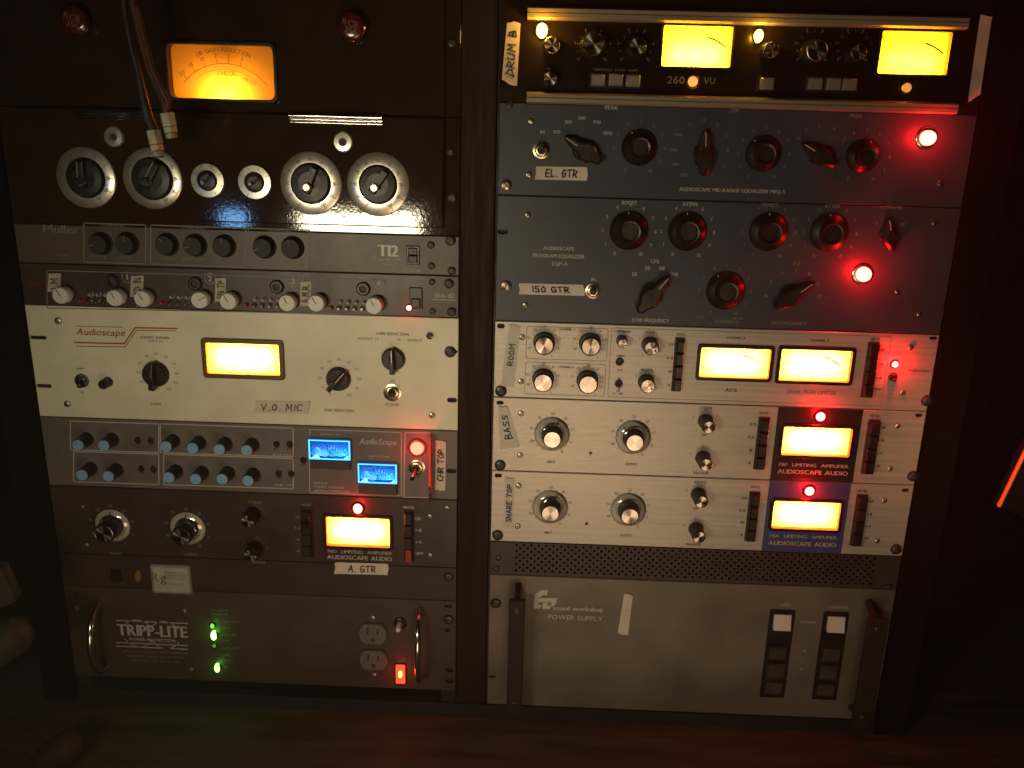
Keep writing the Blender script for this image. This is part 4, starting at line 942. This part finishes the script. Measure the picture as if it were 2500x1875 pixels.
for c in ([(1712,848),(1883,852),(1874,923),(1706,920)],[(1908,852),(2082,856),(2070,932),(1900,928)]):
    meter(u, c, (1,.48,.075), (.6,.5,.3), .95, bez=.004, kind='vu', bulbs=3, bh=.010, needle=.55, arc='vu', lcol=(1,.86,.52))
lamp(u, 2186, 890, 7.5, 'red', 16, .17, prot=.005); toggle(u, 2182, 921, 11, 0, -1, .007, darksteel, darksteel)
for s_, px, py, w in (('CHANNEL A',1797,825,46),('CHANNEL B',2001,831,46),('CHANNEL A',1385,804,38),('CHANNEL B',1382,896,38),('COMP BLEND',1519,809,42),('ATTACK',1587,811,26),('RELEASE',1579,903,28),('RATIO',1663,816,20),('STEREO',1515,869,20),('A-B',1513,903,12),('ON',1512,924,8),('OFF',1509,954,9),('S.C. HPF',1508,961,26),('METER',2138,827,22)): u.T(s_, px, py, 5.5, ink, wpx=w)
u.T('AS76', 1785, 952, 9, ink, wpx=28); u.T('DUAL PEAK LIMITER', 1982, 958, 9.5, inkg, wpx=118); u.T('Audioscape', 2242, 904, 8, inkg, wpx=52)
tape(u, [(1243,792),(1271,795),(1254,945),(1223,941)], 'ROOM', m=tape_s, vert=True, im=inkg, hs=.42, fill=.42, off=.02)
u.finish()
# ------------------------------------------------------------------ 76F / 76A
def lim76(name, label, zt, zb, o, platem, txt, tp):
    u = Unit(name, label, 'amplifier', RB, zt, zb, silver, group='76 type limiting amplifiers')
    c, slots, rs, ss = o['c'], o['slots'], o['rack'], o['screws']
    for a in slots: slot(u, a[0], a[1], 18, 10)
    for a in rs: screw(u, a[0], a[1], 13.5, 'hex', darksteel)
    for a in ss: screw(u, a[0], a[1], 7.5, 'phillips', steel)
    for (cx, cy), ang in zip(c[:2], (.2, -.4)):
        x, z = knob_cap(u, cx, cy, 22, .020, skirt=43, ang=ang); ring(u, x, z, .0245, ['','48','36','30','24','18','12','6','0'], -150, 150, .0032, ink, ticks=17, tr=.0212, tl=.0015)
    for (cx, cy) in c[2:]:
        x, z = knob_cap(u, cx, cy, 16, .022, dot=True); ring(u, x, z, .0145, ['1','','3','','5','','7'], -140, 60, .0030, ink); 
    q = o['plate']; x0, x1, z0, z1 = rect_px(u, q)
    mb = MB(); mm = [rect_px(u, o['meter'])][0]; e = .0035
    for a in ((x0,mm[0]-e,zb+.0006,zt-.0006),(mm[1]+e,x1,zb+.0006,zt-.0006),(mm[0]-e,mm[1]+e,mm[3]+e,zt-.0006),(mm[0]-e,mm[1]+e,zb+.0006,mm[2]-e)):
        mb.add([(a[0],-.0003,a[2]),(a[1],-.0003,a[2]),(a[1],-.0003,a[3]),(a[0],-.0003,a[3])], [(0,1,2,3)], platem)
    put('meter_plate', mb.mesh('meter_plate'), u.root, (0,0,0))
    meter(u, o['meter'], (1,.40,.085), (.6,.4,.2), 1.15, bez=.0038, kind='amber', bulbs=3, bh=.0095, needle=None, bz=plasticb)
    lamp(u, o['lamp'][0], o['lamp'][1], 11, 'red', 15, .16, prot=.005)
    strip(u, o['s1'], 4); strip(u, o['s2'], 4)
    for k, (s_, w) in enumerate((('INPUT',20),('OUTPUT',30),('ATTACK',30),('RELEASE',36),('OFF',13),('RATIO',22),('METER',24))): u.T(s_, o['t'][k][0], o['t'][k][1], 6.5, ink, wpx=w)
    strip_labels(u, o['r'], ('20','12','8','4'), ink, 7); strip_labels(u, o['m'], ('GR','+8','+4','OFF'), ink, 7, 12)
    u.d = .0004
    u.T(txt, o['n'][0][0], o['n'][0][1], 8.5, inkw, wpx=o['nw']); u.T('AUDIOSCAPE AUDIO', o['n'][1][0], o['n'][1][1], 11, inkw, wpx=o['nw'], bold=.035)
    u.d = 0
    x, z = P(*o['dot']); mb = MB(); mb.disc(4*SCL(*o['dot']), .0003, ink, x, z, 14); mb.lathe([(4*SCL(*o['dot']),0),(3.2*SCL(*o['dot']),.0006)], darksteel, 14, x=x, z=z, closed=False); put('trim_hole', mb.mesh('trim_hole'), u.root, (0,0,0))
    tape(u, *tp[0], **tp[1]); u.finish()
lim76('upper_silver_limiting_amplifier', 'silver limiting amplifier with black meter plate, between the two other silver units', zMN, zNO, dict(
    c=((1348,1074),(1550,1082),(1730.6,1043.8),(1724,1135.4)), slots=((1221,983),(2243.6,1014)), rack=((1221,1135),(2228,1162)), screws=((1272,1009),(1269.5,1111),(2190,1040),(2172,1144)),
    plate=[(1901,992),(2107,998),(2082,1179),(1879,1172)], meter=[(1913,1041),(2082,1045),(2070,1113),(1906,1110)], lamp=(2004,1018),
    s1=[(1856,1022),(1878,1023),(1864,1146),(1843,1143)], s2=[(2124,1028),(2147,1029),(2130,1159),(2106,1153)],
    t=((1346,1128),(1541,1133.5),(1724,996),(1711,1154.5),(1718,1062),(1865.5,1008),(2136,1016)),
    r=((1838,1036),(1835,1067),(1833,1099),(1829,1130)), m=((2157,1044),(2152,1075),(2148,1106),(2143,1138)), n=((1985.6,1136),(1983.6,1153)), nw=172, dot=(1442,1106)),
    mat('black_plate',(.016,.010,.009),.35,nz=30,namt=.2), '76F  LIMITING  AMPLIFIER', (([(1216,990),(1240,992),(1270,1090),(1222,1096)],'BASS'), dict(m=tape_s, vert=True, im=markerb, hs=.42, fill=.55)))
lim76('lower_silver_limiting_amplifier', 'silver limiting amplifier with blue meter plate, lowest of the silver units', zNO, zOP, dict(
    c=((1343.5,1254.8),(1538,1261.6),(1713,1226),(1707,1311.7)), slots=((1216.6,1161),(2210.7,1197)), rack=((1215,1306),(2187,1340)), screws=((1266,1185.6),(1263.5,1284),(2157.5,1221),(2140.8,1320)),
    plate=[(1879,1173),(2079,1178.6),(2052,1353),(1858.7,1345.5)], meter=[(1889,1222),(2055,1226),(2041,1292),(1882,1288)], lamp=(1977,1200),
    s1=[(1833,1204),(1854,1205),(1842,1322),(1822,1318)], s2=[(2097,1211),(2117,1212),(2100,1334),(2077,1328)],
    t=((1339,1300),(1529,1307),(1710,1177),(1694,1329),(1698,1242),(1844,1189),(2105.5,1198.6)),
    r=((1817,1216),(1814,1246),(1812,1275),(1809,1305)), m=((2127,1224),(2123,1255),(2119,1284),(2115,1314)), n=((1960.6,1310),(1958.6,1327.6)), nw=166, dot=(1432,1278.7)),
    mat('blue_plate',(.045,.055,.17),.35,nz=30,namt=.15), '76A  LIMITING  AMPLIFIER', (([(1233,1165),(1256,1167),(1253,1292),(1229,1288)],'SNARE TOP'), dict(m=tape_s, vert=True, im=markerb, hs=.5, fill=.72)))
# ------------------------------------------------------------------ vent panel
u = Unit('vent_panel', 'dark perforated vent panel between silver unit and power supply', 'vent panel', RB, zOP, zPQ, mesh_p)
vx0 = P(1257,1330)[0]; vx1 = RB[0]+RB[1]-vx0; vz0, vz1 = zPQ+.0045, zOP-.0015
nc = int((vx1-vx0)/.00437); nr = 9; cw = (vx1-vx0)/nc; chh = (vz1-vz0)/nr; u.holes.append([(vx0,vz0),(vx1,vz0),(vx1,vz1),(vx0,vz1)])
mb = MB(); hr = .00178
for i in range(nc):
    for j in range(nr):
        a, b, c, d = vx0+i*cw, vx0+(i+1)*cw, vz0+j*chh, vz0+(j+1)*chh
        if (i+j) % 2: mb.add([(a,0,c),(b,0,c),(b,0,d),(a,0,d)], [(0,1,2,3)], mesh_p); continue
        cx, cz = (a+b)/2, (c+d)/2
        out = [(a,c),(cx,c),(b,c),(b,cz),(b,d),(cx,d),(a,d),(a,cz)]; inn = [(cx+hr*math.cos(R(225+45*k)), cz+hr*math.sin(R(225+45*k))) for k in range(8)]
        vs = [(p,0,q) for p,q in out]+[(p,0,q) for p,q in inn]+[(p,.0016,q) for p,q in inn]
        mb.add(vs, [(k,(k+1)%8,8+(k+1)%8,8+k) for k in range(8)]+[(8+k,8+(k+1)%8,16+(k+1)%8,16+k) for k in range(8)], mesh_p)
g = put('perforated_sheet', mb.mesh('perforated_sheet'), u.root, (0,0,0))
screw(u, 1217, 1362, 7, 'phillips', darksteel); screw(u, 1211, 1388, 8, 'slot', darksteel); screw(u, 2170, 1432, 7, 'phillips', darksteel)
u.finish()
# ------------------------------------------------------------------ power supply
u = Unit('power_supply', 'large bronze-grey power supply with two flat black handles, lowest right', 'power supply', RB, zPQ, zQE, psup, x1=RB[1])
hpaint = mat('matt_handle_paint', (.022,.014,.011), .62, 0, nz=60, namt=.25, spec=.25)
def flat_handle(pxt, yt, pxb, yb, wpx):
    d = .036; xt, zt = P(pxt, yt, d); xb, zb_ = P(pxb, yb, d); x_ = (xt+xb)/2; w = wpx*SCL(pxb, yb, d)/2
    mb = MB(); mb.prism(rrect(x_-w,x_+w,zb_,zt,.0015,2), d-.006, d, hpaint, .0012)
    h = put('handle', mb.mesh('handle'), u.root, (0,0,0))
    for za, zc in ((zt-.004, zt-.022),(zb_+.004, zb_+.022)):
        mb = MB(); mb.tube([(x_,0,za+ (.006 if za > zc else -.002)),(x_,-.015,za),(x_,-d+.004,(za+zc)/2)], [w*.4,w*.34,w*.6], hpaint, 14); put('handle_post', mb.mesh('handle_post'), h, (0,0,0))
        mb = MB(); mb.lathe([(w*.4,d),(w*.4,d+.001),(w*.3,d+.0015)], darksteel, 16); put('handle_screw', mb.mesh('handle_screw'), h, (x_,0,(za+zc)/2))
flat_handle(1263, 1468, 1254, 1742, 37); flat_handle(2139, 1512, 2112, 1776, 46)
L_ = [(1304,1456),(1322,1441),(1338,1441),(1338,1458),(1360,1460),(1359,1472),(1353,1486),(1328,1486),(1330,1474),(1322,1474),(1316,1486),(1302,1484)]
wl = mat('logo_cream',(.50,.47,.38),.5)
mb = MB(); sw = lambda pts: mb.add([(P(a,b)[0],-.0003,P(a,b)[1]) for a,b in pts], [tuple(range(len(pts)))], wl)
sw([(1305,1452),(1323,1440),(1338,1441),(1335,1453),(1327,1452),(1318,1458),(1305,1461)]); sw([(1304,1460),(1361,1460),(1358,1470),(1303,1469)]); sw([(1304,1470),(1316,1470),(1312,1477),(1322,1477),(1318,1486),(1302,1485)]); sw([(1326,1471),(1338,1471),(1335,1478),(1346,1478),(1342,1487),(1324,1486)]); sw([(1346,1470),(1360,1468),(1352,1480),(1346,1480)])
put('logo', mb.mesh('logo'), u.root, (0,0,0))
u.T('sound workshop', 1411, 1486, 11, wl, wpx=122, bold=.04); u.T('POWER SUPPLY', 1404.7, 1508, 13, wl, wpx=133)
tape(u, [(1524,1446),(1545,1451),(1533,1550),(1508,1545)], '', d=.0008)
screw(u, 1210, 1472, 13, 'phillips', darksteel); slot(u, 1199, 1652, 22, 9, -1)
sb = mat('smoked_button', (.06,.05,.04), .12, 0, nz=60, namt=.3)
for j, (q, ws) in enumerate((([(1881,1487),(1942,1489),(1913,1703),(1853,1700)], None),([(2011,1492),(2072,1494),(2041,1708),(1981,1705)],None))):
    x0, x1, z0, z1 = rect_px(u, q)
    mb = MB(); mb.prism(rrect(x0,x1,z0,z1,.002,3), 0, .0022, plasticb, .0007); k = put('button_bank', mb.mesh('button_bank'), u.root, (0,0,0))
    Hh = z1-z0; cx = (x0+x1)/2
    for i, (t0, t1, mm, nm) in enumerate(((.80,.955,whitep,'white_rocker'),(.46,.60,sb,'smoked_lens'),(.25,.41,sb,'smoked_lens'),(.06,.19,sb,'smoked_lens'))):
        mb = MB(); w = (x1-x0)*.34
        a, b = z0+Hh*t0, z0+Hh*t1; c = (a+b)/2
        if i == 0: mb.add([(cx-w,-.0035,b),(cx+w,-.0035,b),(cx+w,-.0045,c),(cx-w,-.0045,c),(cx+w,-.0075,a),(cx-w,-.0075,a),(cx-w,-.001,a),(cx+w,-.001,a),(cx-w,-.001,b),(cx+w,-.001,b)], [(0,1,2,3),(3,2,4,5),(5,4,7,6),(0,1,9,8),(0,3,5,6,8),(1,2,4,7,9)], mm)
        else: mb.prism([(cx-w,a),(cx+w,a),(cx+w,b),(cx-w,b)], .001, .0055, mm, .0012)
        put(nm, mb.mesh(nm), k, (0,0,0))
        if i == 2 and j == 0:
            mb = MB(); q2 = [(cx-w*1.08,a-.0004),(cx+w*1.08,a-.0004),(cx+w*1.08,b+.0004),(cx-w*1.08,b+.0004)]
            for s0, s1 in zip(q2, q2[1:]+q2[:1]): mb.tube([(s0[0],-.0058,s0[1]),(s1[0],-.0058,s1[1])], .0006, chrome, 8)
            put('chrome_frame', mb.mesh('chrome_frame'), k, (0,0,0))
u.T('AUDIO', 1916, 1476, 7, inkw, wpx=28); u.T('CONSOLE', 2045, 1482, 7, inkw, wpx=50); u.T('POWER', 1974, 1519, 6, inkw, wpx=38); u.T('A', 1964, 1588, 7, inkw); u.T('B', 1957, 1632, 7, inkw); u.T('C', 1951, 1676, 7, inkd)
u.finish()
# =================================================================== loose things in front
# two patch cables hanging in front of the dial unit
rub = mat('worn_brown_cable', (.055,.018,.008), .5, 0, nz=90, namt=.4); rub2 = mat('violet_cable', (.022,.016,.024), .5, 0, nz=90, namt=.3)
brnz = mat('plug_nickel', (.36,.35,.26), .4, .35, nz=120, namt=.3)
for nm, lab, path, (p0, p1), m in (('patch_cable','brown patch cable with silver plug, the right one of two hanging',[(318,-60),(326,20),(345,100),(362,165),(385,215),(402,250),(407,276)],((407,276),(421,340)),rub),
                               ('patch_cable','violet-black patch cable with silver plug, the left one of two hanging',[(296,-60),(306,40),(322,120),(338,180),(350,240),(362,290),(374,318)],((374,318),(388,385)),rub2)):
    d = .085; q = [(P(a,b,d)[0],-d,P(a,b,d)[1]) for a,b in path]
    root = empty(nm, q[-1], lab, 'cable', 'patch cables hanging on the left')
    mb = MB(); mb.tube(q, [.0032]*4+[.0040,.0048,.0050] if m is rub else [.0030]*4+[.0042,.0050,.0050], m, 12); put('cord', mb.mesh('cord'), root, (0,0,0))
    if m is rub:
        q2 = [(P(a+12,b-2,d)[0],-d-.004,P(a+12,b-2,d)[1]) for a,b in path[1:-1]]+[(q[-1][0],-d,q[-1][2])]
        mb = MB(); mb.tube(q2, .0028, rub, 10); put('cord', mb.mesh('cord'), root, (0,0,0))
    a = Vector((P(*p0,d)[0],-d,P(*p0,d)[1])); b = Vector((P(*p1,d)[0],-d,P(*p1,d)[1])); v = b-a
    mb = MB(); mb.tube([a+v*t for t in (0,.50)], .0070, brnz, 6); mb.tube([a+v*t for t in (.53,.74)], .0066, brnz, 6); mb.tube([a+v*t for t in (.77,.95)], .0055, brnz, 10)
    mb.tube([a+v*t for t in (.0,1.0)], .0042, ink, 10)
    put('plug', mb.mesh('plug'), root, (0,0,0))
# dim padded arm at the lower left, and a board with an orange edge at the right
def sheet(name, pts, d0, d1, m, c, label, cat):
    q = [P(a,b,d1) for a,b in pts]; mb = MB(); mb.prism(q, d0, d1, m, c)
    o = bpy.data.objects.new(name, mb.mesh(name)); COL.objects.link(o); o['label'] = label; o['category'] = cat; return o
padm = mat('pale_worn_upholstery', (.022,.018,.012), .8, 0, nz=30, namt=.25, bump=.4, bscale=200)
def pad(name, path, r_, d, label, cat, m):
    q = [(P(a,b,d)[0],-d,P(a,b,d)[1]) for a,b in path]; mb = MB(); n = len(q)
    mb.tube(q, [r_*k for k in ([1]*(n-3)+[.95,.75,.3])], m, 20); o = bpy.data.objects.new(name, mb.mesh(name)); COL.objects.link(o); o['label'] = label; o['category'] = cat
pad('padded_armrest', [(-200,1680),(-90,1620),(0,1570),(30,1553),(52,1542),(64,1536)], .022, .16, 'dim padded armrest end at the lower left edge', 'armrest', padm)
sheet('pale_panel', [(-60,1380),(0,1392),(32,1462),(26,1478),(-60,1500)], .14, .155, padm, .002, 'pale grey panel corner above the armrest at the left edge', 'panel')
pad('chair_arm', [(40,1990),(90,1900),(130,1850),(160,1825),(178,1812),(188,1806)], .02, .12, 'brown rounded chair arm in the bottom left corner', 'chair arm', mat('brown_leather',(.025,.012,.005),.6,nz=30,namt=.3))
bk2 = mat('black_board', (.003,.002,.002), .8, spec=.1)
ob = mat('orange_binding', (.8,.13,.02), .35, 0, nz=40, namt=.15)
root = empty('tilted_board', (P(2480,1180,.1)[0],-.1,P(2480,1180,.1)[1]), 'dark board with brightly lit orange edge at the right border', 'board')
q = [P(a,b,.1) for a,b in ((2442,1238),(2520,1075),(2640,1090),(2640,1300),(2520,1275))]
mb = MB(); mb.prism(q, .085, .1, bk2, .001); put('board', mb.mesh('board'), root, (0,0,0))
mb = MB(); a, b = P(2441,1238,.1), P(2522,1070,.1); mb.tube([(a[0],-.098,a[1]),(a[0]*.5+b[0]*.5,-.098,a[1]*.5+b[1]*.5),(b[0],-.098,b[1])], .0022, ob, 10); put('edge_binding', mb.mesh('edge_binding'), root, (0,0,0))
area('edge_fill', (.50, -.42, -.02), (P(2480,1150,.1)[0],-.1,P(2480,1150,.1)[1]), .04, .04, .05, (1,.4,.2), 40)  # added unseen lamp that brightens the orange edge
mb = MB(); mb.box(-3.1,3.1,-2.7,1.15,-2.0,1.7,blk)
hz = bpy.data.objects.new('haze', mb.mesh('haze')); COL.objects.link(hz); hz['kind'] = 'stuff'  # added thin volume, its scatter stands in for lens glow
hm = bpy.data.materials.new('haze'); hm.use_nodes = True; N = hm.node_tree.nodes; N.remove(N['Principled BSDF'])
pv = N.new('ShaderNodeVolumePrincipled'); pv.inputs['Color'].default_value = (.95,.80,.66,1); pv.inputs['Density'].default_value = .033; pv.inputs['Anisotropy'].default_value = .35
hm.node_tree.links.new(pv.outputs[0], N['Material Output'].inputs['Volume']); hz.data.materials.clear(); hz.data.materials.append(hm)
SC.cycles.max_bounces = 6; SC.cycles.transparent_max_bounces = 12
SC.render.resolution_x = 1024; SC.render.resolution_y = 768
